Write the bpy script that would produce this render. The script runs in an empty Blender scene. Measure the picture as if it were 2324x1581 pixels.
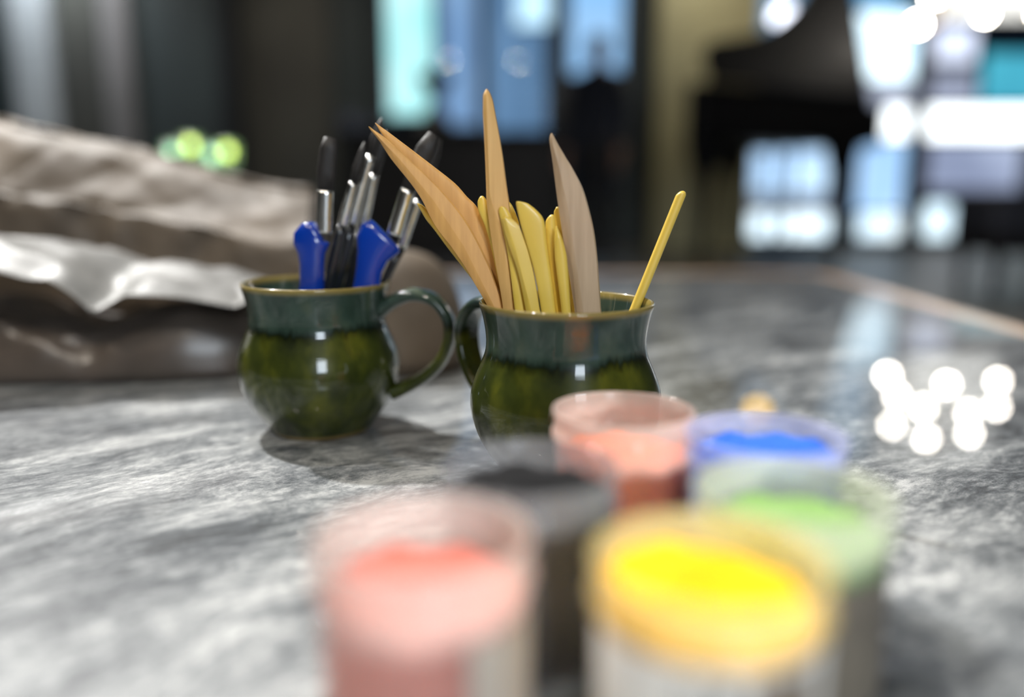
import bpy, math, random
import numpy as np
from mathutils import Vector, Matrix

random.seed(7)
rng = np.random.default_rng(7)
scene = bpy.context.scene
COL = scene.collection

# ------------------------------------------------------------------ camera
TBL = 0.40                       # height of the table top above the floor
CAMZ = TBL + 0.148
F_PX = 1900.0
PITCH = math.atan((790.5 - 420.0) / F_PX)
cam_d = bpy.data.cameras.new('camera')
cam = bpy.data.objects.new('camera', cam_d)
COL.objects.link(cam)
cam.location = (0, 0, CAMZ)
cam.rotation_euler = (math.pi / 2 - PITCH, 0, 0)
cam_d.sensor_width = 36.0
cam_d.lens = F_PX / 2324.0 * 36.0
cam_d.clip_start = 0.01
cam_d.dof.use_dof = True
cam_d.dof.focus_distance = 0.426
cam_d.dof.aperture_fstop = 1.66
scene.camera = cam

# ------------------------------------------------------------------ view, world
scene.view_settings.view_transform = 'Standard'
scene.view_settings.look = 'None'
scene.view_settings.exposure = 0.0
scene.view_settings.gamma = 1.0
scene.view_settings.use_curve_mapping = False
try:
    scene.cycles.use_denoising = True
    scene.cycles.sample_clamp_indirect = 6.0
    scene.cycles.transparent_max_bounces = 24
    scene.cycles.max_bounces = 10
except Exception:
    pass
world = bpy.data.worlds.new('dusk_sky')
scene.world = world
world.use_nodes = True
bg = world.node_tree.nodes['Background']
bg.inputs[0].default_value = (0.055, 0.12, 0.22, 1)
bg.inputs[1].default_value = 0.5


def area_light(name, loc, target, size, power, color, shape='DISK', size_y=None, spread=None):
    d = bpy.data.lights.new(name, 'AREA')
    d.shape = shape
    d.size = size
    if size_y:
        d.size_y = size_y
    d.energy = power
    d.color = color
    if spread:
        d.spread = spread
    o = bpy.data.objects.new(name, d)
    COL.objects.link(o)
    o.location = loc
    v = Vector(target) - Vector(loc)
    o.rotation_euler = v.to_track_quat('-Z', 'Y').to_euler()
    return o


WARM = (1.0, 0.90, 0.76)
NEUT = (1.0, 0.985, 0.955)
COOL = (0.80, 0.90, 1.0)
# window behind the photographer and the track spots over the table
area_light('window_daylight', (1.15, -3.35, 1.75), (0.3, 0.4, 0.5), 0.9, 85, COOL, 'RECTANGLE', 1.5)
SPOTS = [  # x, y, aim, power, colour of each ceiling spot of the track, the last one added
    ((-1.45, 2.05), (-0.40, 0.58, 0.4), 155, NEUT),
    ((-1.15, -0.75), (-0.10, 0.40, 0.45), 24, WARM),
    ((0.10, -1.15), (0.1, 0.35, 0.45), 22, WARM),
    ((-0.65, 1.30), (-0.10, 0.45, 0.45), 24, NEUT),
    ((0.42, -0.25), (0.06, 0.20, 0.43), 0.06, NEUT),  # extra narrow lamp, added only to brighten the bead tubs
]

# ------------------------------------------------------------------ helpers
CP, SP = math.cos(PITCH), math.sin(PITCH)


def ray(px, py):
    h = (px - 1162.0) / F_PX
    v = (790.5 - py) / F_PX
    return np.array([h, CP + SP * v, -SP + CP * v])


def P(px, py, Y):
    """world point seen at a pixel at ground distance Y"""
    r = ray(px, py)
    return np.array([0, 0, CAMZ]) + r * (Y / r[1])


def Pz(px, py, z):
    r = ray(px, py)
    return np.array([0, 0, CAMZ]) + r * ((z - CAMZ) / r[2])


def wloc(o):
    p = np.zeros(3)
    while o is not None:
        p += np.array(o.location)
        o = o.parent
    return p


def empty(name, loc):
    o = bpy.data.objects.new(name, None)
    COL.objects.link(o)
    o.location = Vector(tuple(float(c) for c in loc))
    o.empty_display_size = 0.02
    return o


def tag(o, label=None, cat=None, group=None, kind=None):
    if label:
        o['label'] = label
    if cat:
        o['category'] = cat
    if group:
        o['group'] = group
    if kind:
        o['kind'] = kind
    return o


def obj(name, geo, mat, parent=None, smooth=True, sharp=None, origin=None):
    v, f = geo[0], geo[1]
    v = np.array(v, dtype=float)
    if parent is not None:
        off = wloc(parent)
    elif origin is not None:
        off = np.array(origin, dtype=float)
    else:
        lo, hi = v.min(0), v.max(0)
        off = np.array([(lo[0] + hi[0]) / 2, (lo[1] + hi[1]) / 2, lo[2]])
    me = bpy.data.meshes.new(name)
    me.from_pydata((v - off).tolist(), [], [tuple(int(i) for i in q) for q in f])
    if smooth:
        me.polygons.foreach_set('use_smooth', [True] * len(me.polygons))
    me.update()
    if sharp is not None:
        try:
            me.set_sharp_from_angle(angle=math.radians(sharp))
        except Exception:
            pass
    if mat is not None:
        me.materials.append(mat)
    o = bpy.data.objects.new(name, me)
    COL.objects.link(o)
    if parent is not None:
        o.parent = parent
    else:
        o.location = Vector(tuple(float(c) for c in off))
    return o


def join(*geos):
    V, Fc, n = [], [], 0
    for g in geos:
        v, f = g[0], g[1]
        V.extend([tuple(p) for p in v])
        Fc.extend([tuple(i + n for i in q) for q in f])
        n += len(v)
    return V, Fc


def box(c, s, rz=0.0, bev=0.0):
    """box centred at c with full size s, chamfered by bev"""
    x, y, z = s[0] / 2, s[1] / 2, s[2] / 2
    if bev <= 0:
        v = [(-x, -y, -z), (x, -y, -z), (x, y, -z), (-x, y, -z), (-x, -y, z), (x, -y, z), (x, y, z), (-x, y, z)]
        f = [(0, 3, 2, 1), (4, 5, 6, 7), (0, 1, 5, 4), (1, 2, 6, 5), (2, 3, 7, 6), (3, 0, 4, 7)]
    else:
        b = min(bev, x * .9, y * .9, z * .9)
        v, f = [], []

        def ring(xx, yy, bb, zz):
            return [(-xx + bb, -yy, zz), (xx - bb, -yy, zz), (xx, -yy + bb, zz), (xx, yy - bb, zz),
                    (xx - bb, yy, zz), (-xx + bb, yy, zz), (-xx, yy - bb, zz), (-xx, -yy + bb, zz)]
        rs = [ring(x - b, y - b, b * .5, -z), ring(x, y, b, -z + b), ring(x, y, b, z - b), ring(x - b, y - b, b * .5, z)]
        for r in rs:
            v += r
        for k in range(3):
            for i in range(8):
                j = (i + 1) % 8
                f.append((k * 8 + i, k * 8 + j, (k + 1) * 8 + j, (k + 1) * 8 + i))
        f.append(tuple(reversed(range(8))))
        f.append(tuple(range(24, 32)))
    ca, sa = math.cos(rz), math.sin(rz)
    v = [(c[0] + p[0] * ca - p[1] * sa, c[1] + p[0] * sa + p[1] * ca, c[2] + p[2]) for p in v]
    return v, f


def box2(lo, hi, bev=0.0):
    lo, hi = np.minimum(lo, hi), np.maximum(lo, hi)
    return box((lo + hi) / 2, hi - lo, 0, bev)


def loft(rings, caps=True, closed=True):
    n = len(rings[0])
    v = [tuple(p) for r in rings for p in r]
    f = []
    m = n if closed else n - 1
    for k in range(len(rings) - 1):
        for i in range(m):
            j = (i + 1) % n
            f.append((k * n + i, k * n + j, (k + 1) * n + j, (k + 1) * n + i))
    if caps and closed:
        f.append(tuple(reversed(range(n))))
        f.append(tuple(range((len(rings) - 1) * n, len(rings) * n)))
    return v, f


def lathe(prof, c, n=64, wob=None):
    """prof: list of (r, z); first and last points with r = 0 close on the axis"""
    rings = []
    for (r, z) in prof:
        rr = []
        for i in range(n):
            a = 2 * math.pi * i / n
            q = r * (1 + (wob(a, z) if wob else 0))
            rr.append((c[0] + q * math.cos(a), c[1] + q * math.sin(a), c[2] + z))
        rings.append(rr)
    return loft(rings, caps=False)


def frames(pts):
    pts = [np.array(p, float) for p in pts]
    T = []
    for i in range(len(pts)):
        a = pts[max(i - 1, 0)]
        b = pts[min(i + 1, len(pts) - 1)]
        t = b - a
        T.append(t / (np.linalg.norm(t) + 1e-12))
    return pts, T


def sweep(pts, rad, n=10, up=(0, 0, 1), flat=1.0, caps=True):
    """tube along pts; rad number or list; the section is stretched by flat along the side axis"""
    pts, T = frames(pts)
    if not hasattr(rad, '__len__'):
        rad = [rad] * len(pts)
    up = np.array(up, float)
    rings = []
    for p, t, r in zip(pts, T, rad):
        s = np.cross(t, up)
        if np.linalg.norm(s) < 1e-5:
            s = np.cross(t, np.array([0, 1.0, 0.05]))
        s /= np.linalg.norm(s)
        u = np.cross(s, t)
        rings.append([p + s * (r * flat * math.cos(2 * math.pi * i / n)) + u * (r * math.sin(2 * math.pi * i / n)) for i in range(n)])
    return loft(rings, caps)


def smooth_path(pts, k=6):
    pts = [np.array(p, float) for p in pts]
    out = []
    for i in range(len(pts) - 1):
        p0, p1, p2, p3 = pts[max(i - 1, 0)], pts[i], pts[i + 1], pts[min(i + 2, len(pts) - 1)]
        for j in range(k):
            t = j / k
            out.append(.5 * ((2 * p1) + (-p0 + p2) * t + (2 * p0 - 5 * p1 + 4 * p2 - p3) * t * t + (-p0 + 3 * p1 - 3 * p2 + p3) * t ** 3))
    out.append(pts[-1])
    return out


def sphere(c, r, n=16, m=10, sc=(1, 1, 1)):
    v = [(c[0], c[1], c[2] - r * sc[2])]
    for k in range(1, m):
        a = -math.pi / 2 + math.pi * k / m
        for i in range(n):
            b = 2 * math.pi * i / n
            v.append((c[0] + r * sc[0] * math.cos(a) * math.cos(b), c[1] + r * sc[1] * math.cos(a) * math.sin(b), c[2] + r * sc[2] * math.sin(a)))
    v.append((c[0], c[1], c[2] + r * sc[2]))
    f = []
    for i in range(n):
        f.append((0, 1 + (i + 1) % n, 1 + i))
        f.append((len(v) - 1, 1 + (m - 2) * n + i, 1 + (m - 2) * n + (i + 1) % n))
    for k in range(m - 2):
        for i in range(n):
            j = (i + 1) % n
            f.append((1 + k * n + i, 1 + k * n + j, 1 + (k + 1) * n + j, 1 + (k + 1) * n + i))
    return v, f


def prism(poly, z0, z1):
    n = len(poly)
    v = [(p[0], p[1], z0) for p in poly] + [(p[0], p[1], z1) for p in poly]
    f = [tuple(reversed(range(n))), tuple(range(n, 2 * n))]
    for i in range(n):
        j = (i + 1) % n
        f.append((i, j, n + j, n + i))
    return v, f


def cyl(p0, p1, r0, r1=None, n=20):
    return sweep([p0, p1], [r0, r0 if r1 is None else r1], n)


def vnoise(x, y, seed=0):
    """smooth value noise for crumpled paper"""
    xi, yi = np.floor(x).astype(int), np.floor(y).astype(int)
    fx, fy = x - xi, y - yi
    fx, fy = fx * fx * (3 - 2 * fx), fy * fy * (3 - 2 * fy)

    def h(a, b):
        s = np.sin(a * 127.1 + b * 311.7 + seed * 74.7) * 43758.5453
        return s - np.floor(s)
    return ((h(xi, yi) * (1 - fx) + h(xi + 1, yi) * fx) * (1 - fy) + (h(xi, yi + 1) * (1 - fx) + h(xi + 1, yi + 1) * fx) * fy) * 2 - 1


# ------------------------------------------------------------------ materials
def new_mat(name):
    m = bpy.data.materials.new(name)
    m.use_nodes = True
    nt = m.node_tree
    for n in list(nt.nodes):
        nt.nodes.remove(n)
    out = nt.nodes.new('ShaderNodeOutputMaterial')
    return m, nt, out


def nd(nt, t, **kw):
    n = nt.nodes.new(t)
    for k, v in kw.items():
        if k.startswith('i_'):
            n.inputs[k[2:].replace('_', ' ')].default_value = v
        else:
            setattr(n, k, v)
    return n


def coords(nt, scale=(1, 1, 1), rot=(0, 0, 0), loc=(0, 0, 0), src='Object'):
    tc = nd(nt, 'ShaderNodeTexCoord')
    mp = nd(nt, 'ShaderNodeMapping')
    mp.inputs['Scale'].default_value = scale
    mp.inputs['Rotation'].default_value = rot
    mp.inputs['Location'].default_value = loc
    nt.links.new(tc.outputs[src], mp.inputs[0])
    return mp.outputs[0]


def ramp(nt, fac, stops):
    r = nd(nt, 'ShaderNodeValToRGB')
    e = r.color_ramp.elements
    while len(e) < len(stops):
        e.new(0.5)
    for k, (p, c) in enumerate(stops):
        e[k].position = p
        e[k].color = (*c, 1) if len(c) == 3 else c
    nt.links.new(fac, r.inputs[0])
    return r.outputs[0]


def mat(name, c1, c2=None, scale=30, rough=0.5, metal=0.0, stretch=(1, 1, 1), bump=0.0, bscale=None, coat=0.0, coat_rough=0.05, sss=0.0, spec=0.5, detail=5.0, lo=.35, hi=.65):
    m, nt, out = new_mat(name)
    b = nd(nt, 'ShaderNodeBsdfPrincipled')
    b.inputs['Roughness'].default_value = rough
    b.inputs['Metallic'].default_value = metal
    b.inputs['Specular IOR Level'].default_value = spec
    b.inputs['Coat Weight'].default_value = coat
    b.inputs['Coat Roughness'].default_value = coat_rough
    if sss:
        b.inputs['Subsurface Weight'].default_value = sss
        b.inputs['Subsurface Radius'].default_value = (.004, .002, .0008)
        b.inputs['Subsurface Scale'].default_value = 1.0
    v = coords(nt, stretch)
    t = nd(nt, 'ShaderNodeTexNoise')
    t.inputs['Scale'].default_value = scale
    t.inputs['Detail'].default_value = detail
    nt.links.new(v, t.inputs['Vector'])
    c2 = c2 or tuple(c * .82 for c in c1)
    col = ramp(nt, t.outputs['Fac'], [(lo, c2), (hi, c1)])
    nt.links.new(col, b.inputs['Base Color'])
    if bump:
        t2 = nd(nt, 'ShaderNodeTexNoise')
        t2.inputs['Scale'].default_value = bscale or scale * 4
        t2.inputs['Detail'].default_value = 4
        nt.links.new(v, t2.inputs['Vector'])
        bp = nd(nt, 'ShaderNodeBump')
        bp.inputs['Strength'].default_value = bump
        bp.inputs['Distance'].default_value = 0.001
        nt.links.new(t2.outputs['Fac'], bp.inputs['Height'])
        nt.links.new(bp.outputs[0], b.inputs['Normal'])
    nt.links.new(b.outputs[0], out.inputs[0])
    return m


def emit(name, c, s, c2=None, scale=2.0):
    m, nt, out = new_mat(name)
    e = nd(nt, 'ShaderNodeEmission')
    e.inputs['Strength'].default_value = s
    if c2:
        t = nd(nt, 'ShaderNodeTexNoise')
        t.inputs['Scale'].default_value = scale
        nt.links.new(coords(nt), t.inputs['Vector'])
        nt.links.new(ramp(nt, t.outputs['Fac'], [(.38, c2), (.62, c)]), e.inputs[0])
    else:
        e.inputs[0].default_value = (*c, 1)
    nt.links.new(e.outputs[0], out.inputs[0])
    return m


def glaze_mat():
    m, nt, out = new_mat('green_glaze')
    b = nd(nt, 'ShaderNodeBsdfPrincipled')
    tc = nd(nt, 'ShaderNodeTexCoord')
    sep = nd(nt, 'ShaderNodeSeparateXYZ')
    nt.links.new(tc.outputs['Object'], sep.inputs[0])
    # runs in the glaze: noise stretched along the height
    drip = nd(nt, 'ShaderNodeTexNoise')
    drip.inputs['Scale'].default_value = 1.0
    drip.inputs['Detail'].default_value = 3
    nt.links.new(coords(nt, (420, 420, 40)), drip.inputs['Vector'])
    broad = nd(nt, 'ShaderNodeTexNoise')
    broad.inputs['Scale'].default_value = 1.0
    broad.inputs['Detail'].default_value = 2
    nt.links.new(coords(nt, (38, 38, 25)), broad.inputs['Vector'])
    a1 = nd(nt, 'ShaderNodeMath', operation='MULTIPLY_ADD')
    nt.links.new(drip.outputs['Fac'], a1.inputs[0])
    a1.inputs[1].default_value = 0.007
    nt.links.new(sep.outputs['Z'], a1.inputs[2])
    a2 = nd(nt, 'ShaderNodeMath', operation='MULTIPLY_ADD')
    nt.links.new(broad.outputs['Fac'], a2.inputs[0])
    a2.inputs[1].default_value = 0.010
    nt.links.new(a1.outputs[0], a2.inputs[2])
    mr = nd(nt, 'ShaderNodeMapRange')
    mr.inputs['From Min'].default_value = 0.0
    mr.inputs['From Max'].default_value = 0.1
    nt.links.new(a2.outputs[0], mr.inputs[0])
    mott = nd(nt, 'ShaderNodeTexNoise')
    mott.inputs['Scale'].default_value = 60
    mott.inputs['Detail'].default_value = 6
    nt.links.new(coords(nt, (1, 1, .6)), mott.inputs['Vector'])
    body = ramp(nt, mott.outputs['Fac'], [(.3, (.012, .017, .004)), (.5, (.030, .038, .006)), (.72, (.075, .080, .008))])
    band = ramp(nt, mott.outputs['Fac'], [(.3, (.016, .031, .023)), (.55, (.031, .054, .041)), (.75, (.056, .074, .046))])
    # body -> dark run line -> teal band -> ochre rim
    f1 = ramp(nt, mr.outputs[0], [(.725, (0, 0, 0)), (.745, (1, 1, 1))])
    line = ramp(nt, mr.outputs[0], [(.69, (1, 1, 1)), (.735, (.22, .24, .22)), (.775, (1, 1, 1))])
    mx = nd(nt, 'ShaderNodeMix', data_type='RGBA')
    nt.links.new(f1, mx.inputs[0])
    nt.links.new(body, mx.inputs[6])
    nt.links.new(band, mx.inputs[7])
    mu = nd(nt, 'ShaderNodeMix', data_type='RGBA', blend_type='MULTIPLY')
    mu.inputs[0].default_value = 1
    nt.links.new(mx.outputs[2], mu.inputs[6])
    nt.links.new(line, mu.inputs[7])
    rim = nd(nt, 'ShaderNodeMapRange')
    rim.inputs['From Min'].default_value = 0.0868
    rim.inputs['From Max'].default_value = 0.0893
    nt.links.new(sep.outputs['Z'], rim.inputs[0])
    mo = nd(nt, 'ShaderNodeMix', data_type='RGBA')
    nt.links.new(rim.outputs[0], mo.inputs[0])
    nt.links.new(mu.outputs[2], mo.inputs[6])
    mo.inputs[7].default_value = (.20, .155, .045, 1)
    foot = nd(nt, 'ShaderNodeMapRange')
    foot.inputs['From Min'].default_value = 0.0035
    foot.inputs['From Max'].default_value = 0.0015
    nt.links.new(sep.outputs['Z'], foot.inputs[0])
    mf = nd(nt, 'ShaderNodeMix', data_type='RGBA')
    nt.links.new(foot.outputs[0], mf.inputs[0])
    nt.links.new(mo.outputs[2], mf.inputs[6])
    mf.inputs[7].default_value = (.22, .15, .05, 1)
    nt.links.new(mf.outputs[2], b.inputs['Base Color'])
    b.inputs['Roughness'].default_value = 0.3
    b.inputs['Specular IOR Level'].default_value = 0.15
    b.inputs['Coat Weight'].default_value = 0.8
    b.inputs['Coat Roughness'].default_value = 0.02
    bp = nd(nt, 'ShaderNodeBump')
    bp.inputs['Strength'].default_value = .12
    bp.inputs['Distance'].default_value = .001
    wv = nd(nt, 'ShaderNodeTexNoise')
    wv.inputs['Scale'].default_value = 1
    wv.inputs['Detail'].default_value = 2
    nt.links.new(coords(nt, (25, 25, 160)), wv.inputs['Vector'])
    nt.links.new(wv.outputs['Fac'], bp.inputs['Height'])
    nt.links.new(bp.outputs[0], b.inputs['Normal'])
    nt.links.new(bp.outputs[0], b.inputs['Coat Normal'])
    nt.links.new(b.outputs[0], out.inputs[0])
    return m


def stone_mat():
    m, nt, out = new_mat('grey_marble')
    b = nd(nt, 'ShaderNodeBsdfPrincipled')
    rot = (0, 0, math.radians(-36))
    warp = nd(nt, 'ShaderNodeTexNoise')
    warp.inputs['Scale'].default_value = 5
    warp.inputs['Detail'].default_value = 3
    src = coords(nt, (1, 1, 1), rot)
    nt.links.new(src, warp.inputs['Vector'])
    vm = nd(nt, 'ShaderNodeVectorMath', operation='MULTIPLY_ADD')
    nt.links.new(warp.outputs['Color'], vm.inputs[0])
    vm.inputs[1].default_value = (.10, .10, .10)
    nt.links.new(src, vm.inputs[2])

    def layer(scale, sc, detail, rough):
        mp = nd(nt, 'ShaderNodeMapping')
        mp.inputs['Scale'].default_value = sc
        nt.links.new(vm.outputs[0], mp.inputs[0])
        t = nd(nt, 'ShaderNodeTexNoise')
        t.inputs['Scale'].default_value = scale
        t.inputs['Detail'].default_value = detail
        t.inputs['Roughness'].default_value = rough
        nt.links.new(mp.outputs[0], t.inputs['Vector'])
        return t.outputs['Fac']
    big = layer(6.5, (1, 2.8, 1), 12, .72)
    fine = layer(80, (1, 2.3, 1), 12, .85)
    mixf = nd(nt, 'ShaderNodeMath', operation='MULTIPLY_ADD')
    nt.links.new(fine, mixf.inputs[0])
    mixf.inputs[1].default_value = .62
    sc2 = nd(nt, 'ShaderNodeMath', operation='MULTIPLY')
    nt.links.new(big, sc2.inputs[0])
    sc2.inputs[1].default_value = .72
    nt.links.new(sc2.outputs[0], mixf.inputs[2])
    # the slab has darker veins towards its right-hand end; weaker lamplight there is painted in too
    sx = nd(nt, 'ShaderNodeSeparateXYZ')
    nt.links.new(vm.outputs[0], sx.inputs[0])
    vein_falloff = nd(nt, 'ShaderNodeMapRange')
    vein_falloff.inputs['From Min'].default_value = .55
    vein_falloff.inputs['From Max'].default_value = 1.05
    vein_falloff.inputs['To Min'].default_value = .03
    vein_falloff.inputs['To Max'].default_value = -.035
    nt.links.new(sx.outputs[0], vein_falloff.inputs[0])
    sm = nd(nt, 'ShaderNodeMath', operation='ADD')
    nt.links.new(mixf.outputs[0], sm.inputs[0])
    nt.links.new(vein_falloff.outputs[0], sm.inputs[1])
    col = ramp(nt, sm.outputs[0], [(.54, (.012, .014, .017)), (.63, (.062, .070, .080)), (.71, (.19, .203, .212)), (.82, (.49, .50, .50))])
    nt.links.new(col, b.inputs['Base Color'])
    b.inputs['Roughness'].default_value = .42
    b.inputs['Coat Weight'].default_value = .7
    b.inputs['Coat Roughness'].default_value = .012
    b.inputs['Specular IOR Level'].default_value = .35
    bp = nd(nt, 'ShaderNodeBump')
    bp.inputs['Strength'].default_value = .10
    bp.inputs['Distance'].default_value = .001
    nt.links.new(fine, bp.inputs['Height'])
    nt.links.new(bp.outputs[0], b.inputs['Normal'])
    nt.links.new(b.outputs[0], out.inputs[0])
    return m


def wood_mat(name, c1, c2, rough=.55):
    m, nt, out = new_mat(name)
    b = nd(nt, 'ShaderNodeBsdfPrincipled')
    t = nd(nt, 'ShaderNodeTexNoise')
    t.inputs['Scale'].default_value = 1
    t.inputs['Detail'].default_value = 4
    nt.links.new(coords(nt, (260, 200, 14)), t.inputs['Vector'])
    nt.links.new(ramp(nt, t.outputs['Fac'], [(.3, c2), (.68, c1)]), b.inputs['Base Color'])
    b.inputs['Roughness'].default_value = rough
    bp = nd(nt, 'ShaderNodeBump')
    bp.inputs['Strength'].default_value = .06
    bp.inputs['Distance'].default_value = .0006
    nt.links.new(t.outputs['Fac'], bp.inputs['Height'])
    nt.links.new(bp.outputs[0], b.inputs['Normal'])
    nt.links.new(b.outputs[0], out.inputs[0])
    return m


def frosted(name, tint, scatter=.30, diff=(.8, .8, .78), level=None):
    """clear-to-milky thin plastic: part passes straight, part scatters, plus a glossy skin"""
    m, nt, out = new_mat(name)
    tr = nd(nt, 'ShaderNodeBsdfTransparent')
    tr.inputs[0].default_value = (*tint, 1)
    df = nd(nt, 'ShaderNodeBsdfDiffuse')
    tl = nd(nt, 'ShaderNodeBsdfTranslucent')
    t = nd(nt, 'ShaderNodeTexNoise')
    t.inputs['Scale'].default_value = 90
    nt.links.new(coords(nt), t.inputs['Vector'])
    c = ramp(nt, t.outputs['Fac'], [(.3, tuple(x * .93 for x in diff)), (.7, diff)])
    nt.links.new(c, df.inputs[0])
    nt.links.new(c, tl.inputs[0])
    m1 = nd(nt, 'ShaderNodeMixShader')
    m1.inputs[0].default_value = .5
    nt.links.new(df.outputs[0], m1.inputs[1])
    nt.links.new(tl.outputs[0], m1.inputs[2])
    m2 = nd(nt, 'ShaderNodeMixShader')
    m2.inputs[0].default_value = scatter
    if level is not None:      # the plastic looks clearer where the beads press against it
        se = nd(nt, 'ShaderNodeSeparateXYZ')
        nt.links.new(coords(nt), se.inputs[0])
        mr = nd(nt, 'ShaderNodeMapRange')
        mr.inputs['From Min'].default_value = level - .006
        mr.inputs['From Max'].default_value = level + .001
        mr.inputs['To Min'].default_value = .20
        mr.inputs['To Max'].default_value = scatter
        nt.links.new(se.outputs['Z'], mr.inputs[0])
        nt.links.new(mr.outputs[0], m2.inputs[0])
    nt.links.new(tr.outputs[0], m2.inputs[1])
    nt.links.new(m1.outputs[0], m2.inputs[2])
    gl = nd(nt, 'ShaderNodeBsdfGlossy')
    gl.inputs['Roughness'].default_value = .12
    fr = nd(nt, 'ShaderNodeLayerWeight')
    pw = nd(nt, 'ShaderNodeMath', operation='POWER')
    pw.inputs[1].default_value = 4.0
    nt.links.new(fr.outputs['Facing'], pw.inputs[0])
    sc_ = nd(nt, 'ShaderNodeMath', operation='MULTIPLY_ADD')
    sc_.inputs[1].default_value = .30
    sc_.inputs[2].default_value = .025
    nt.links.new(pw.outputs[0], sc_.inputs[0])
    m3 = nd(nt, 'ShaderNodeMixShader')
    nt.links.new(sc_.outputs[0], m3.inputs[0])
    nt.links.new(m2.outputs[0], m3.inputs[1])
    nt.links.new(gl.outputs[0], m3.inputs[2])
    nt.links.new(m3.outputs[0], out.inputs[0])
    return m


def barcode_mat():
    """white paper label with a printed barcode and a block of brown print"""
    m, nt, out = new_mat('barcode_label')
    b = nd(nt, 'ShaderNodeBsdfPrincipled')
    b.inputs['Roughness'].default_value = .5
    tc = nd(nt, 'ShaderNodeTexCoord')
    sep = nd(nt, 'ShaderNodeSeparateXYZ')
    nt.links.new(tc.outputs['UV'], sep.inputs[0])
    wn = nd(nt, 'ShaderNodeTexWhiteNoise', noise_dimensions='1D')
    fl = nd(nt, 'ShaderNodeMath', operation='MULTIPLY')
    fl.inputs[1].default_value = 150
    nt.links.new(sep.outputs[0], fl.inputs[0])
    f2 = nd(nt, 'ShaderNodeMath', operation='FLOOR')
    nt.links.new(fl.outputs[0], f2.inputs[0])
    nt.links.new(f2.outputs[0], wn.inputs['W'])
    bars = nd(nt, 'ShaderNodeMath', operation='GREATER_THAN')
    bars.inputs[1].default_value = .48
    nt.links.new(wn.outputs['Value'], bars.inputs[0])

    def between(sock, a, c):
        g = nd(nt, 'ShaderNodeMath', operation='GREATER_THAN')
        g.inputs[1].default_value = a
        nt.links.new(sock, g.inputs[0])
        l = nd(nt, 'ShaderNodeMath', operation='LESS_THAN')
        l.inputs[1].default_value = c
        nt.links.new(sock, l.inputs[0])
        q = nd(nt, 'ShaderNodeMath', operation='MULTIPLY')
        nt.links.new(g.outputs[0], q.inputs[0])
        nt.links.new(l.outputs[0], q.inputs[1])
        return q.outputs[0]

    def mul(a, c):
        q = nd(nt, 'ShaderNodeMath', operation='MULTIPLY')
        nt.links.new(a, q.inputs[0])
        nt.links.new(c, q.inputs[1])
        return q.outputs[0]
    zone = mul(between(sep.outputs[0], .36, .53), between(sep.outputs[1], .15, .92))
    ink = mul(zone, bars.outputs[0])
    block = mul(between(sep.outputs[0], .58, .83), between(sep.outputs[1], .10, .95))
    m1 = nd(nt, 'ShaderNodeMix', data_type='RGBA')
    nt.links.new(ink, m1.inputs[0])
    m1.inputs[6].default_value = (.80, .78, .74, 1)
    m1.inputs[7].default_value = (.03, .03, .03, 1)
    m2 = nd(nt, 'ShaderNodeMix', data_type='RGBA')
    nt.links.new(block, m2.inputs[0])
    nt.links.new(m1.outputs[2], m2.inputs[6])
    m2.inputs[7].default_value = (.20, .165, .13, 1)
    nt.links.new(m2.outputs[2], b.inputs['Base Color'])
    nt.links.new(b.outputs[0], out.inputs[0])
    return m


def glass_mat(name='window_glass'):
    m, nt, out = new_mat(name)
    tr = nd(nt, 'ShaderNodeBsdfTransparent')
    tr.inputs[0].default_value = (.94, .97, .98, 1)
    gl = nd(nt, 'ShaderNodeBsdfGlossy')
    gl.inputs['Roughness'].default_value = .02
    lw = nd(nt, 'ShaderNodeFresnel')
    lw.inputs[0].default_value = 1.12
    mx = nd(nt, 'ShaderNodeMixShader')
    nt.links.new(lw.outputs[0], mx.inputs[0])
    nt.links.new(tr.outputs[0], mx.inputs[1])
    nt.links.new(gl.outputs[0], mx.inputs[2])
    nt.links.new(mx.outputs[0], out.inputs[0])
    return m


GLAZE = glaze_mat()
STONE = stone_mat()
GLASS = glass_mat()
EDGE_WOOD = mat('table_edge_wood', (.56, .38, .26), (.44, .28, .18), 14, .28, stretch=(1, 8, 8), coat=.4)
DARK_WOOD = mat('dark_stained_wood', (.012, .010, .009), (.007, .006, .006), 12, .5, spec=.15, stretch=(1, 1, 6))
BLACK_LACQ = mat('black_lacquer', (.005, .005, .006), (.003, .003, .004), 8, .5, spec=.08)
BLACK_METAL = mat('black_metal', (.012, .013, .015), (.008, .008, .01), 40, .45)
BRASS = mat('brass', (.45, .30, .10), (.36, .23, .07), 30, .3, metal=1.0)
STEEL = mat('brushed_steel', (.80, .80, .78), (.62, .62, .6), 1, .24, metal=1.0, stretch=(700, 700, 30))
FLOORM = mat('polished_dark_floor', (.030, .030, .024), (.018, .018, .015), 3, .42)
CEILM = mat('ceiling_paint', (.30, .29, .27), (.27, .26, .24), 2, .8)
PAINT_TEAL = mat('dark_teal_paint', (.030, .042, .042), (.022, .030, .030), 1.5, .6)
PAINT_GREY = mat('pale_grey_paint', (.42, .43, .43), (.34, .35, .35), 1.2, .6)
PAINT_MAUVE = mat('mauve_grey_paint', (.20, .185, .18), (.16, .15, .145), 1.2, .6)
PAINT_BROWN = mat('brown_olive_paint', (.060, .058, .046), (.034, .032, .026), 1.0, .6)
PAINT_OLIVE = mat('olive_khaki_paint', (.30, .29, .17), (.26, .25, .15), 2, .65)

# ------------------------------------------------------------------ room shell
X0, X1, Y0, Y1, ZC = -5.3, 5.6, -3.5, 7.4, 3.0


def struct(name, geo, m, parent=None, smooth=False):
    o = obj(name, geo, m, parent, smooth)
    if parent is None:
        o['kind'] = 'structure'
    return o


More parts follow.
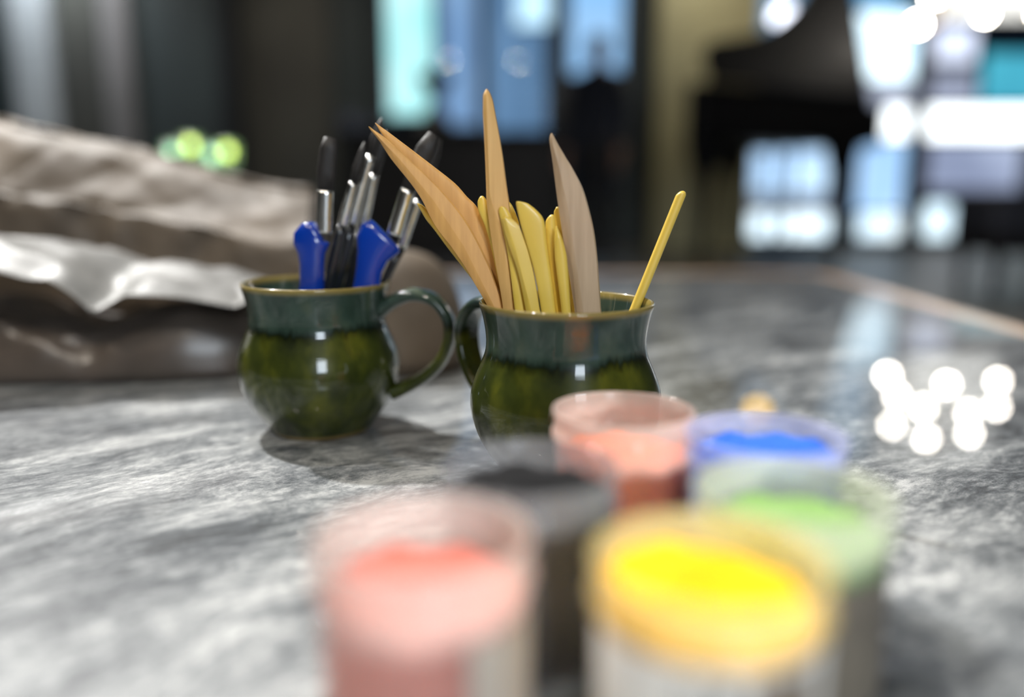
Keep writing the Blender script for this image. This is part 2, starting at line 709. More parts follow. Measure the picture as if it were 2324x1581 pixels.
struct('floor', box2((X0, Y0, -.1), (X1, Y1 + .25, 0)), FLOORM)
struct('ceiling', box2((X0, Y0, ZC), (X1, Y1 + .25, ZC + .1)), CEILM)
struct('wall_left', box2((X0 - .15, Y0, 0), (X0, Y1, ZC)), PAINT_BROWN)
struct('wall_right', box2((X1, Y0, 0), (X1 + .15, Y1, ZC)), PAINT_BROWN)
# wall behind the photographer with its window opening
bx0, bx1, bz0, bz1 = .65, 1.65, .95, 2.55
struct('wall_front', join(box2((X0, Y0 - .15, 0), (bx0, Y0, ZC)), box2((bx1, Y0 - .15, 0), (X1, Y0, ZC)),
                          box2((bx0, Y0 - .15, 0), (bx1, Y0, bz0)), box2((bx0, Y0 - .15, bz1), (bx1, Y0, ZC))), PAINT_BROWN)
w3 = empty('window_3', (1.15, Y0 - .05, bz0))
w3['kind'] = 'structure'
fr = .05
obj('window_frame', join(box2((bx0, Y0 - .1, bz0), (bx0 + fr, Y0 - .04, bz1)), box2((bx1 - fr, Y0 - .1, bz0), (bx1, Y0 - .04, bz1)),
                         box2((bx0, Y0 - .1, bz0), (bx1, Y0 - .04, bz0 + fr)), box2((bx0, Y0 - .1, bz1 - fr), (bx1, Y0 - .04, bz1))), BLACK_METAL, w3, False)
obj('pane', box2((bx0, Y0 - .075, bz0), (bx1, Y0 - .07, bz1)), GLASS, w3, False)

# far wall: two window openings
ax0, ax1, az0, az1 = P(858, 0, Y1)[0], P(1432, 0, Y1)[0], .42, 2.85
cx0, cx1, cz0, cz1 = P(1712, 0, Y1)[0], X1 - .1, .04, 2.85
struct('wall_back', join(box2((X0, Y1, 0), (ax0, Y1 + .2, ZC)), box2((ax0, Y1, 0), (ax1, Y1 + .2, az0)), box2((ax0, Y1, az1), (ax1, Y1 + .2, ZC)),
                         box2((ax1, Y1, 0), (cx0, Y1 + .2, ZC)), box2((cx0, Y1, 0), (cx1, Y1 + .2, cz0)), box2((cx0, Y1, cz1), (cx1, Y1 + .2, ZC)),
                         box2((cx1, Y1, 0), (X1, Y1 + .2, ZC))), PAINT_TEAL)
wall_back = bpy.data.objects['wall_back']
for (a, b_, m, d) in [(-60, 66, PAINT_TEAL, .03), (72, 158, PAINT_GREY, .10), (166, 262, PAINT_BROWN, .03), (270, 328, PAINT_MAUVE, .09),
                      (336, 520, PAINT_TEAL, .03), (524, 562, BLACK_METAL, .12), (568, 765, PAINT_BROWN, .03), (772, 852, PAINT_TEAL, .05)]:
    xa, xb = P(a, 420, Y1)[0], P(b_, 420, Y1)[0]
    obj('panel', box2((xa, Y1 - d, 0.0), (xb, Y1 - .001, ZC - .02), .008), m, wall_back, False)


def window(name, x0, x1, z0, z1, mull, trans):
    w = empty(name, ((x0 + x1) / 2, Y1 + .08, z0))
    w['kind'] = 'structure'
    t = .05
    obj('window_frame', join(box2((x0, Y1 + .02, z0), (x0 + t, Y1 + .12, z1)), box2((x1 - t, Y1 + .02, z0), (x1, Y1 + .12, z1)),
                             box2((x0, Y1 + .02, z0), (x1, Y1 + .12, z0 + t)), box2((x0, Y1 + .02, z1 - t), (x1, Y1 + .12, z1))), BLACK_METAL, w, False)
    xs = [x0]
    for (a, b_) in mull:
        xa, xb = P(a, 420, Y1)[0], P(b_, 420, Y1)[0]
        obj('mullion', box2((xa, Y1 + .0, z0), (xb, Y1 + .14, z1), .006), BLACK_METAL, w, False)
        xs += [xa, xb]
    xs.append(x1)
    for k in range(0, len(xs), 2):
        obj('pane', box2((xs[k], Y1 + .07, z0 + t), (xs[k + 1], Y1 + .076, z1 - t)), GLASS, w, False)
    for z in trans:
        obj('transom', box2((x0, Y1 + .04, z), (x1, Y1 + .1, z + .03)), BLACK_METAL, w, False)
    return w


window('window_1', ax0, ax1, az0, az1, [(986, 1000), (1084, 1111), (1246, 1290)], [])
window('window_2', cx0, cx1, cz0, cz1, [(2066, 2092)], [])
px0, px1 = P(1482, 420, 7.2)[0], P(1708, 420, 7.2)[0]
struct('wall_pillar', box2((px0, 7.2, 0), (px1, Y1 - .01, ZC), .01), PAINT_OLIVE)
struct('baseboard_back', box2((X0, Y1 - .14, 0), (ax1, Y1 - .125, .1)), BLACK_METAL)

# ------------------------------------------------------------------ street outside
GZ = -.8
struct('ground_street', box2((-9, Y1 + .3, GZ - .1), (16, 15, GZ)), mat('wet_asphalt', (.05, .06, .07), (.03, .035, .04), 2, .3))
FY = 13.0
shop = empty('shop_building', (4.0, FY, GZ))
tag(shop, 'lit shop building across the street, seen through the far windows', 'building')
obj('wall', box2((-9, FY + .12, GZ), (16, FY + .5, 7.5)), mat('shop_render', (.05, .06, .08), (.04, .05, .065), 1, .7), shop, False)
# x0, y0, x1, y1 in the photograph's frame at the shop's distance, colour, second colour, strength
LIT = [
    (862, -420, 985, 262, (.62, 1.0, 1.0), (.40, .86, .86), 1.31, 'shop_window'),
    (1004, -420, 1084, 284, (.34, .55, .88), (.26, .45, .78), 0.78, 'shop_window'),
    (1112, -420, 1168, 330, (.25, .46, .78), (.20, .38, .66), 0.65, 'shop_window'),
    (1172, -420, 1262, 58, (.62, .86, 1.0), (.5, .76, 1.0), 1.56, 'shop_window'),
    (1172, 64, 1236, 330, (.25, .46, .78), (.20, .38, .66), 0.56, 'shop_window'),
    (1112, 336, 1200, 470, (.16, .24, .32), (.12, .18, .25), 0.62, 'shop_window'),
    (1286, -420, 1440, 168, (.28, .58, 1.0), (.40, .66, 1.0), 1.06, 'shop_window'),
    (1710, -420, 1850, 120, (.18, .30, .44), (.12, .22, .34), 1.19, 'shop_window'),
    (1930, -420, 2080, 20, (.16, .42, .70), (.12, .30, .5), 1.27, 'shop_window'),
    (1930, 30, 2080, 180, (.80, .93, 1.0), (.62, .84, 1.0), 2.55, 'shop_window'),
    (1940, 188, 2080, 238, (.48, .50, .62), (.40, .43, .55), 1.19, 'shop_window'),
    (1930, 246, 2390, 312, (1.0, 1.0, 1.0), None, 3.2, 'light_box_sign'),
    (1940, 318, 2080, 480, (.55, .74, 1.0), (.36, .56, .85), 1.44, 'shop_window'),
    (1690, 330, 1880, 436, (.62, .80, 1.0), (.42, .60, .85), 1.61, 'shop_window'),
    (1690, 442, 1880, 478, (.28, .32, .42), (.22, .26, .35), 1.02, 'shop_window'),
    (1682, 484, 1880, 602, (.86, .95, 1.0), (.72, .88, 1.0), 2.12, 'shop_window'),
    (1940, 488, 2080, 602, (.86, .95, 1.0), (.72, .88, 1.0), 1.87, 'shop_window'),
    (2086, 462, 2160, 602, (.80, .93, 1.0), (.66, .85, 1.0), 1.87, 'shop_window'),
    (2100, 60, 2216, 140, (.74, .76, .92), (.60, .64, .82), 1.70, 'shop_window'),
    (2222, 120, 2400, 236, (.07, .40, .52), (.05, .30, .42), 1.36, 'shop_window'),
    (2100, 168, 2216, 236, (.40, .42, .55), (.30, .33, .45), 1.02, 'shop_window'),
    (2100, 322, 2320, 430, (.42, .46, .62), (.26, .29, .42), 1.27, 'shop_window'),
    (2100, -420, 2400, 40, (1.0, .93, .84), (.85, .80, .76), 1.87, 'shop_window'),  # chandelier's warm glow painted as a lit pane, not a shop window
]
for (a, b_, c, d, c1, c2, s, nm) in LIT:
    lo, hi = P(a, d, FY), P(c, b_, FY)
    f_ = obj(nm, box2((lo[0] - .03, FY - .02, lo[2] - .03), (hi[0] + .03, FY + .12, hi[2] + .03), .01), BLACK_METAL, shop, False)
    obj('pane', box2((lo[0], FY - .03, lo[2]), (hi[0], FY - .015, hi[2])), emit('lit_pane', c1, s, c2, .9), f_, False)
g = P(1780, 38, 10.5)
sl = empty('street_lamp', (g[0], g[1], GZ))
tag(sl, 'white globe street lamp outside, left of the raised piano lid', 'street lamp')
obj('pole', cyl((g[0], g[1], GZ), (g[0], g[1], g[2] - .12), .04, .03), BLACK_METAL, sl)
obj('globe', sphere(g, .13, 20, 12), emit('lamp_globe', (.92, .90, 1.0), 6), sl)

# ------------------------------------------------------------------ ceiling lamps
SP_BODY = mat('spot_housing', (.02, .02, .02), (.015, .015, .015), 30, .4)
LENS = emit('spot_lens', (1, .95, .86), 14)
PLACES = ['beyond the far left corner of the table', 'left of the photographer, over the table end', 'behind the photographer',
          'over the far half of the table', 'added to brighten the bead tubs with a narrow beam']
for k, ((x, y), aim, pw, c) in enumerate(SPOTS):
    root = empty('ceiling_spot', (x, y, ZC))
    tag(root, 'black ceiling spot lamp ' + PLACES[k], 'ceiling lamp', 'ceiling spots above the table')
    d = np.array(aim) - np.array((x, y, ZC - .2))
    d /= np.linalg.norm(d)
    p0 = np.array((x, y, ZC - .16))
    obj('mount', cyl((x, y, ZC), (x, y, ZC - .14), .02), SP_BODY, root)
    obj('housing', sweep([p0 - d * .06, p0 + d * .10], [.05, .06], 24), SP_BODY, root)
    obj('lens', sweep([p0 + d * .101, p0 + d * .106], [.052, .052], 24), LENS, root)
    area_light('spot_light', tuple(p0 + d * .112), aim, .10, pw, c, spread=math.radians(10) if k == 4 else None)


def downlight(x, y, pw, c, lab, spread=1.9):
    root = empty('recessed_downlight', (x, y, ZC))
    tag(root, lab, 'ceiling lamp', 'recessed downlights')
    obj('trim_ring', lathe([(.055, 0), (.085, 0), (.085, -.008), (.06, -.012), (.055, 0)], (x, y, ZC), 28), SP_BODY, root)
    obj('diffuser', lathe([(0, -.004), (.056, -.004), (.056, -.001), (0, -.001)], (x, y, ZC), 24), LENS, root)
    area_light('downlight_light', (x, y, ZC - .016), (x, y, 0), .11, pw, c, spread=spread)


downlight(P(112, 420, 7.0)[0], 6.95, 26, COOL, 'recessed ceiling downlight above the pale grey wall strip')
downlight(P(300, 420, 7.0)[0], 6.95, 9, NEUT, 'recessed ceiling downlight above the mauve wall strip')
downlight(P(640, 420, 6.6)[0], 6.5, 9, WARM, 'recessed ceiling downlight above the brown wall panel')
downlight(P(1560, 420, 6.85)[0], 6.85, 12, WARM, 'recessed ceiling downlight above the olive pillar')

# chandelier of globes, upper right
ch = P(2236, -45, 6.2)
root = empty('chandelier', (ch[0], ch[1], ZC))
tag(root, 'chandelier of small bright globes hanging at upper right', 'chandelier')
obj('stem', cyl((ch[0], ch[1], ZC), (ch[0], ch[1], ch[2] - .1), .012), BRASS, root)
BULB = emit('globe_bulb', (1.0, .93, .82), 110)
spotsb = [(2084, 55), (2118, -10), (2188, -32), (2120, -92), (2212, -118), (2306, -58), (2318, -104), (2372, -40), (2235, 30), (2360, 30)]
for k, (a, b_) in enumerate(spotsb):
    q = P(a, b_, 6.2 + (.34 if k % 2 else -.28))
    m_ = np.array((ch[0], ch[1], ch[2] + .05))
    arm = obj('arm', sweep(smooth_path([m_, (m_ + q) / 2 + np.array((0, 0, -.07)), q + np.array((0, 0, -.035))], 5), .006, 8), BRASS, root)
    obj('globe', sphere(q, .028, 14, 9), BULB, arm)
q = P(1776, -50, 6.5)
yl = empty('pendant_lamp', (q[0], q[1], ZC))
tag(yl, 'amber glass pendant lamp hanging before the olive pillar, mirrored in the table', 'pendant lamp')
obj('cord', cyl((q[0], q[1], ZC), (q[0], q[1], q[2] + .05), .004, n=8), BLACK_METAL, yl)
obj('shade', sphere(q, .06, 20, 12), emit('amber_glass', (1.0, .58, .05), 16), yl)

# ------------------------------------------------------------------ table
TX0, TX1, TY0, TY1 = -1.55, .548, -.62, 1.46
table = empty('table', ((TX0 + TX1) / 2, (TY0 + TY1) / 2, 0))
tag(table, 'low table with a polished grey marble top and wooden edge', 'table')


def rrect(x0, x1, y0, y1, r, n=6):
    pts = []
    for (cx, cy, a0) in [(x1 - r, y1 - r, 0), (x0 + r, y1 - r, 90), (x0 + r, y0 + r, 180), (x1 - r, y0 + r, 270)]:
        for i in range(n + 1):
            a = math.radians(a0 + 90 * i / n)
            pts.append((cx + r * math.cos(a), cy + r * math.sin(a)))
    return pts


top_poly = rrect(TX0 + .034, TX1 - .034, TY0 + .034, TY1 - .034, .04)
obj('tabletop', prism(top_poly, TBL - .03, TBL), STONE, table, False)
ro, ri = rrect(TX0, TX1, TY0, TY1, .07), rrect(TX0 + .034, TX1 - .034, TY0 + .034, TY1 - .034, .04)
rings = []
for (poly, z) in [(ri, TBL - .04), (ro, TBL - .04), (ro, TBL - .005), (rrect(TX0 + .005, TX1 - .005, TY0 + .005, TY1 - .005, .065), TBL), (ri, TBL)]:
    rings.append([(p[0], p[1], z) for p in poly])
obj('edge_band', loft(rings, caps=False), EDGE_WOOD, table, True, 30)
obj('apron', join(box2((TX0 + .1, TY0 + .1, TBL - .12), (TX1 - .1, TY0 + .13, TBL - .04)), box2((TX0 + .1, TY1 - .13, TBL - .12), (TX1 - .1, TY1 - .1, TBL - .04)),
                  box2((TX0 + .1, TY0 + .1, TBL - .12), (TX0 + .13, TY1 - .1, TBL - .04)), box2((TX1 - .13, TY0 + .1, TBL - .12), (TX1 - .1, TY1 - .1, TBL - .04))), DARK_WOOD, table, False)
for x in (TX0 + .1, TX1 - .1):
    for y in (TY0 + .1, TY1 - .1):
        obj('leg', sweep([(x, y, 0), (x, y, TBL - .035)], [.028, .04], 16), DARK_WOOD, table)

# ------------------------------------------------------------------ mugs
OUT = [(0, .0012), (.0255, .0012), (.0268, 0), (.0300, 0), (.0316, .0018), (.0350, .0068), (.0402, .0140), (.0448, .0225), (.0477, .0315), (.0487, .0390),
       (.0480, .0460), (.0458, .0530), (.0430, .0595), (.0410, .0650), (.0404, .0700), (.0407, .0755), (.0417, .0815), (.0429, .0862), (.0438, .0888),
       (.0440, .0900), (.0434, .0909), (.0424, .0908), (.0414, .0890), (.0398, .0840), (.0380, .0770), (.0375, .0700), (.0392, .0630), (.0425, .0550), (.0452, .0450),
       (.0454, .0350), (.0425, .0230), (.0370, .0130), (.0280, .0075), (0, .0065)]


def mug(c, ang, label):
    root = empty('mug', c)
    tag(root, label, 'mug', 'green glazed pottery mugs')
    prof = smooth_path([(r, z) for r, z in OUT], 3)
    prof = [(max(0.0, p[0]), p[1]) for p in prof]
    wob = lambda a, z: .006 * math.sin(2 * a + 30 * z + c[0] * 9) + .003 * math.sin(3 * a + 1)
    obj('body', lathe(prof, c, 96, wob), GLAZE, root)
    ca, sa = math.cos(ang), math.sin(ang)
    path = smooth_path([(.0390, .0735), (.0480, .0800), (.0600, .0838), (.0725, .0805), (.0805, .0700), (.0812, .0570), (.0760, .0440), (.0660, .0340), (.0550, .0275), (.0455, .0235)], 6)
    pts = [np.array((c[0] + p[0] * ca, c[1] + p[0] * sa, c[2] + p[1])) for p in path]
    n = len(pts)
    rad = [.0036 + .0012 * abs(2 * i / (n - 1) - 1) ** 2 for i in range(n)]
    pts, T = frames(pts)
    side = np.array((-sa, ca, 0))
    rings = []
    for p, t, r in zip(pts, T, rad):
        u = np.cross(side, t)
        rings.append([p + side * (.0082 * math.copysign(abs(math.cos(b)) ** .8, math.cos(b))) + u * (r * math.sin(b)) for b in [2 * math.pi * i / 16 for i in range(16)]])
    h = obj('handle', loft(rings), GLAZE, root)
    return root


MA = Pz(717, 640, TBL + .0905)
MB = Pz(1285, 684, TBL + .0905)
MA[2] = MB[2] = TBL
mug(MA, math.radians(-6), 'green pottery mug holding paintbrushes, in front of the paper sack')
mug(MB, math.radians(131), 'green pottery mug holding wooden and yellow sculpting tools')

# ------------------------------------------------------------------ sculpting tools in the right mug
WOOD1 = wood_mat('beech_orange', (.62, .345, .105), (.50, .265, .075))
WOOD2 = wood_mat('beech_golden', (.64, .39, .135), (.50, .285, .085))
WOOD3 = wood_mat('beech_pale', (.46, .335, .215), (.36, .255, .155))
YEL = mat('yellow_plastic', (.70, .50, .085), (.64, .45, .07), 25, .36, coat=.15, sss=.0)


def tool(name, slices, Y, th, m, label, cat, section='round', ridge=None, lean=0.0, zbot=.014):
    """slices: (y, left, right) of the outline above the mug rim; the shaft runs on down into the mug"""
    sl = [np.array(s[:3], float) for s in slices]
    ys = [s[0] for s in sl]
    # refine
    yy = np.concatenate([np.linspace(ys[i], ys[i + 1], 5)[:-1] for i in range(len(ys) - 1)] + [[ys[-1]]])

    def interp(col):
        pts = [np.array((s[0], s[col])) for s in sl]
        q = smooth_path(pts, 8)
        return np.interp(yy, [p[0] for p in q], [p[1] for p in q])
    xl, xr = interp(1), interp(2)
    rr = np.interp(yy, [r[0] for r in ridge], [r[1] for r in ridge]) if ridge else None
    cs, hw, rd = [], [], []
    for i, y in enumerate(yy):
        f = (y - yy[0]) / (yy[-1] - yy[0])
        Yi = Y + lean * (1 - f)
        a, b_ = P(xl[i], y, Yi), P(xr[i], y, Yi)
        cs.append((a + b_) / 2)
        hw.append(max((b_[0] - a[0]) / 2, .00015))
        if rr is not None:
            c_ = P(rr[i], y, Yi)
            rd.append((c_[0] - (a[0] + b_[0]) / 2) / hw[-1])
        else:
            rd.append(0)
    # continue inside the mug
    k = max(1, len(cs) // 4)
    d = (cs[-1] - cs[-1 - k])
    d /= abs(d[2])
    zend = TBL + zbot
    steps = 6
    h = cs[-1][2] - zend
    base, w0, r0 = cs[-1].copy(), hw[-1], rd[-1]
    ux = (base[0] - MB[0])
    for s in range(1, steps + 1):
        p = base + d * h * s / steps
        p[1] = base[1] + (MB[1] - base[1]) * .25 * s / steps
        lim = math.sqrt(max(.034 ** 2 - (p[1] - MB[1]) ** 2, .0001)) - w0
        p[0] = min(max(p[0], MB[0] - lim - .004 * (1 - s / steps)), MB[0] + lim + .004 * (1 - s / steps))
        cs.append(p)
        hw.append(w0)
        rd.append(r0)
    rings = []
    n = 18
    tmax = th
    for i, (c, w, r) in enumerate(zip(cs, hw, rd)):
        t = min(tmax, w * 1.0 + .0002)
        ring = []
        if section == 'ridge':
            r = min(max(r, -.9), .9)
            pr = [(-1, .05), (-.97, -.25), ((r - 1) / 2 - .01, -.72), (r - .04, -1.0), (r + .04, -1.0), ((1 + r) / 2, -.80), (.90, -.55), (1, -.15), (1, .2), (.8, .8), (0, 1), (-.8, .8)]
            ring = [c + np.array((w * a, t * b_, 0)) for a, b_ in pr]
        else:
            e = .62 if section == 'flat' else .85
            for q in range(n):
                a = 2 * math.pi * q / n + math.pi / n
                ring.append(c + np.array((w * math.copysign(abs(math.cos(a)) ** e, math.cos(a)), t * math.copysign(abs(math.sin(a)) ** e, math.sin(a)), 0)))
        rings.append(ring)
    rings = rings[::-1]
    o = obj(name, loft(rings), m, None, True, 28 if section == 'ridge' else None, origin=cs[-1])
    return tag(o, label, cat, 'sculpting tools in the right mug')


WT, PT = 'wooden_clay_knife', 'plastic_clay_tool'
tool(WT, [(287, 836, 838), (296, 842, 850), (308, 852, 868), (323, 863, 886), (361, 888, 928), (416, 932, 986), (453, 957, 1020), (490, 975, 1050), (521, 993, 1070), (559, 1023, 1090), (607, 1056, 1112), (640, 1075, 1124), (672, 1094, 1136), (694, 1106, 1143)],
     .4225, .0026, WOOD1, 'broad orange-brown wooden knife leaning far left in the right mug', 'sculpting tool', 'ridge', [(287, 838), (361, 908), (453, 984), (559, 1054), (694, 1122)], lean=.004)
tool(WT, [(279, 851, 853), (290, 858, 868), (300, 864, 882), (330, 886, 922), (378, 925, 985), (416, 955, 1033), (446, 978, 1060), (470, 998, 1083), (521, 1034, 1110), (560, 1060, 1126), (610, 1084, 1138), (660, 1104, 1146), (694, 1118, 1152)],
     .4295, .0022, WOOD1, 'second orange-brown wooden knife, tip just behind the broad left-leaning one', 'sculpting tool', 'flat', lean=.003)
tool(WT, [(202, 1103.5, 1105.5), (208, 1099.5, 1110), (216, 1096.5, 1114), (231, 1096, 1119), (262, 1096, 1125), (296, 1098, 1131.5), (351, 1100.7, 1141), (426, 1103.5, 1151), (460, 1104.5, 1156), (508, 1110, 1159), (576, 1120.5, 1161), (634, 1131, 1163), (694, 1141, 1167)],
     .4180, .0030, WOOD2, 'tallest pale wooden knife standing upright in the right mug', 'sculpting tool', 'ridge',
     [(202, 1104), (216, 1105), (351, 1109), (440, 1113), (470, 1120), (498, 1131), (549, 1143), (624, 1154), (694, 1161)])
tool(WT, [(302, 1250.5, 1253), (309, 1248, 1257), (317, 1247, 1261), (330, 1248.5, 1268), (358, 1253, 1284.5), (385, 1256.5, 1301), (426, 1261.5, 1322), (470, 1267.4, 1335.7), (521, 1275, 1347.5), (573, 1283.5, 1354.5), (641, 1294.5, 1360), (696, 1303, 1363.5)],
     .4130, .0034, WOOD3, 'grey-beige wooden knife with a curved right edge, right of the yellow tools', 'sculpting tool', 'ridge',
     [(302, 1251), (330, 1255), (385, 1270), (470, 1288), (573, 1303), (696, 1322)])
tool(PT, [(461, 947, 951), (466, 948, 960), (480, 956, 975), (500, 968, 992), (521, 985, 1010), (560, 1014, 1040), (600, 1045, 1070), (645, 1080, 1104), (694, 1116, 1140)], .4350, .0016, YEL, 'yellow plastic tool whose tip peeks out left of the broad wooden knife', 'sculpting tool')
tool(PT, [(444.5, 1092, 1096), (447, 1089, 1099), (452, 1086, 1103), (460, 1084, 1107), (481, 1086.5, 1114), (515, 1101, 1128), (560, 1114, 1142), (620, 1127, 1155), (694, 1143, 1170)], .4232, .0016, YEL, 'round-tipped yellow tool between the left-leaning and the upright wooden knives', 'sculpting tool')
tool(PT, [(468, 1137, 1141), (470, 1134, 1147), (474, 1132.3, 1151), (480, 1131.6, 1155), (496, 1135, 1162), (538, 1144.5, 1169), (591, 1154, 1178), (645, 1161, 1186), (696, 1167, 1193)], .4140, .0015, YEL, 'round-tipped yellow tool just right of the upright wooden knife', 'sculpting tool')
tool(PT, [(455, 1151.3, 1153), (460, 1151, 1158), (469, 1152, 1164), (490, 1154, 1173), (520, 1157, 1181), (600, 1164, 1190), (694, 1173, 1199)], .4232, .0014, YEL, 'pointed yellow tool behind the broad rounded yellow blade', 'sculpting tool')
tool(PT, [(491.5, 1143, 1148), (493.5, 1140.5, 1156), (498, 1139, 1164.5), (511, 1142.3, 1177), (526, 1145.5, 1184), (545, 1151, 1191), (572, 1160, 1200), (610, 1173, 1209.5), (648, 1182.5, 1217), (697, 1192, 1224.5)], .4098, .0021, YEL, 'nearest yellow tool with a slanted shoulder, left of the broad rounded blade', 'sculpting tool', 'ridge',
     [(491.5, 1146), (511, 1152), (572, 1172), (648, 1192), (697, 1204)])
tool(PT, [(456.5, 1173, 1178), (458, 1171.5, 1186), (461, 1171, 1196), (466, 1171.6, 1204.5), (479, 1174, 1220), (494, 1177.5, 1232), (513, 1182, 1237.5), (553, 1194, 1241.5), (600, 1208, 1247.5), (648, 1218.5, 1254.5), (699, 1227, 1260)], .4095, .0018, YEL, 'broadest yellow plastic blade with a rounded right shoulder, mid mug', 'sculpting tool', 'flat')
tool(PT, [(487, 1250.5, 1256), (490, 1246.5, 1257.5), (496, 1241.5, 1259), (505, 1238, 1260), (530, 1238.5, 1262), (553, 1240.5, 1264), (600, 1246.5, 1269), (694, 1259, 1284)], .4150, .0015, YEL, 'yellow tool with a slanted tip directly right of the broadest yellow blade', 'sculpting tool')
tool(PT, [(469, 1263, 1267), (474, 1260, 1273), (484, 1257, 1277), (520, 1257, 1287), (600, 1266, 1300), (694, 1280, 1314)], .4205, .0015, YEL, 'yellow tool mostly hidden behind the grey-beige wooden knife', 'sculpting tool')
tool(PT, [(513, 1262.3, 1264), (517, 1261, 1266), (526, 1259.8, 1270), (541, 1258.8, 1276), (557, 1258.5, 1281), (576, 1259, 1285.5), (591, 1260, 1287.5), (638, 1266, 1291), (697, 1273.5, 1295)], .4085, .0019, YEL, 'pointed yellow tool in front, left of the grey-beige wooden knife', 'sculpting tool')
st = []
for y in (433, 434.5, 437, 441, 447):
    w = 11.5 * math.sqrt(max(0.02, 1 - ((447 - y) / 14.2) ** 2))
    cx = 1548 - .405 * (y - 436)
    st.append((y, cx - w, cx + w))
for y in (500, 560, 620, 660, 692):
    cx = 1548 - .405 * (y - 436)
    st.append((y, cx - 11.5, cx + 11.5))
tool(PT, st, .4290, .0023, YEL, 'thin yellow plastic rod leaning right, alone at the mug rim', 'sculpting tool', 'round')

# ------------------------------------------------------------------ brushes in the left mug
BLUE = mat('blue_lacquer', (.001, .034, .32), (.001, .026, .25), 20, .25, coat=.6)
BLK = mat('black_handle', (.012, .013, .015), (.008, .009, .01), 30, .25, coat=.5)
BRIS = mat('dark_bristle', (.016, .013, .012), (.006, .005, .005), 1, .55, stretch=(1500, 1500, 30), bump=.4, bscale=1)


def brush(base, hstops, ferr, bris, m, Yt, label, flat=1.0, blunt=True, fl_b=None):
    """each list of stations: (px, py, half width in px); base: world point inside the mug"""
    root = empty('paintbrush', base)
    tag(root, label, 'paintbrush', 'paintbrushes in the left mug')

    def st(lst, flat_):
        pts, w = [], []
        for (px, py, h) in lst:
            q = P(px, py, Yt)
            pts.append(q)
            w.append(h / F_PX * Yt / .99)
        return pts, w

    def geo(pts, ws, ft):
        pts, T = frames(pts)
        rings = []
        for p, t, w in zip(pts, T, ws):
            s = np.cross(t, np.array((0, 1.0, 0)))
            s /= np.linalg.norm(s)
            u = np.cross(s, t)
            tt = min(w, ft) if ft else w
            rings.append([p + s * w * math.cos(2 * math.pi * i / 16) + u * tt * math.sin(2 * math.pi * i / 16) for i in range(16)])
        return loft(rings)
    pts, w = st(hstops, flat)
    lo = [np.array(base)] + [np.array(base) + (pts[0] - np.array(base)) * .6]
    obj('handle', geo(lo + pts, [w[0] * .8, w[0]] + w, .0042 if flat != 1.0 else None), m, root)
    pts, w = st(ferr, flat)
    # ferrule with crimp rings
    pp, ww = [], []
    for i in range(13):
        f = i / 12
        j = f * (len(pts) - 1)
        a = min(int(j), len(pts) - 2)
        pp.append(pts[a] + (pts[a + 1] - pts[a]) * (j - a))
        q = w[a] + (w[a + 1] - w[a]) * (j - a)
        ww.append(q * (1.06 if i in (1, 3) else 1.0))
    obj('ferrule', geo(pp, ww, .0034 if flat != 1.0 else None), STEEL, root)
    pts, w = st(bris, flat)
    obj('bristles', geo(pts, w, .003 if flat != 1.0 else None), BRIS, root)
    return root


def inA(dx, dy):
    return (MA[0] + dx, MA[1] + dy, TBL + .010)


brush(inA(-.016, -.012), [(708, 648, 28), (708, 600, 28), (707, 575, 31), (706, 555, 40), (707, 540, 41), (712, 530, 34), (722, 524, 24)],
      [(735, 531, 19), (736, 480, 19), (738, 432, 19)], [(738, 434, 18), (741, 390, 21), (746, 340, 20), (750, 312, 14)], BLUE, .4890,
      'blue-handled flat brush with steel ferrule, left one of two in mug', .5)
brush(inA(.010, -.014), [(832, 648, 30), (838, 610, 30), (846, 580, 36), (856, 555, 50), (864, 540, 53), (874, 530, 44)],
      [(894, 534, 17), (908, 486, 17), (926, 430, 17)], [(926, 432, 16), (944, 390, 20), (966, 340, 22), (986, 305, 14)], BLUE, .4890,
      'blue-handled flat brush leaning right, right one of two in mug', .5)
brush(inA(-.004, .002), [(746, 648, 13), (758, 590, 14), (771, 530, 12), (776, 512, 11)], [(776, 514, 11), (789, 462, 11), (802, 414, 9)],
      [(802, 416, 9), (812, 380, 11), (822, 345, 8), (828, 322, 3)], BLK, .4985, 'black-handled round brush with short steel ferrule, left of the long one')
brush(inA(.002, .010), [(762, 648, 14), (776, 600, 15), (790, 545, 13), (797, 510, 12)], [(797, 512, 12), (816, 440, 11), (842, 352, 10)],
      [(842, 354, 9), (852, 315, 12), (862, 285, 8), (868, 268, 3)], BLK, .5070, 'black-handled round brush with the longest steel ferrule, mid mug')
brush(inA(.006, .018), [(790, 648, 12), (805, 590, 13), (818, 530, 12)], [(818, 532, 12), (834, 465, 12), (850, 395, 10)],
      [(850, 397, 10), (862, 350, 13), (872, 315, 9), (878, 296, 3)], BLK, .5160, 'black-handled round brush behind the others with dull ferrule')
brush(inA(.016, .006), [(868, 648, 10), (890, 600, 11), (912, 560, 10)], [(912, 561, 10), (930, 510, 10), (950, 455, 9)],
      [(950, 456, 9), (968, 400, 14), (984, 350, 15), (996, 315, 8)], BLK, .5120, 'dark brush leaning furthest right, beside the right blue brush')

# ------------------------------------------------------------------ tubs of coloured foam beads
CH, CR = .061, .0285
LABEL_BAR = barcode_mat()
LABEL_PLAIN = mat('plain_paper_label', (.55, .50, .44), (.48, .43, .38), 60, .5)
LABEL_GREY = mat('grey_brown_label', (.17, .15, .12), (.12, .105, .085), 50, .55)


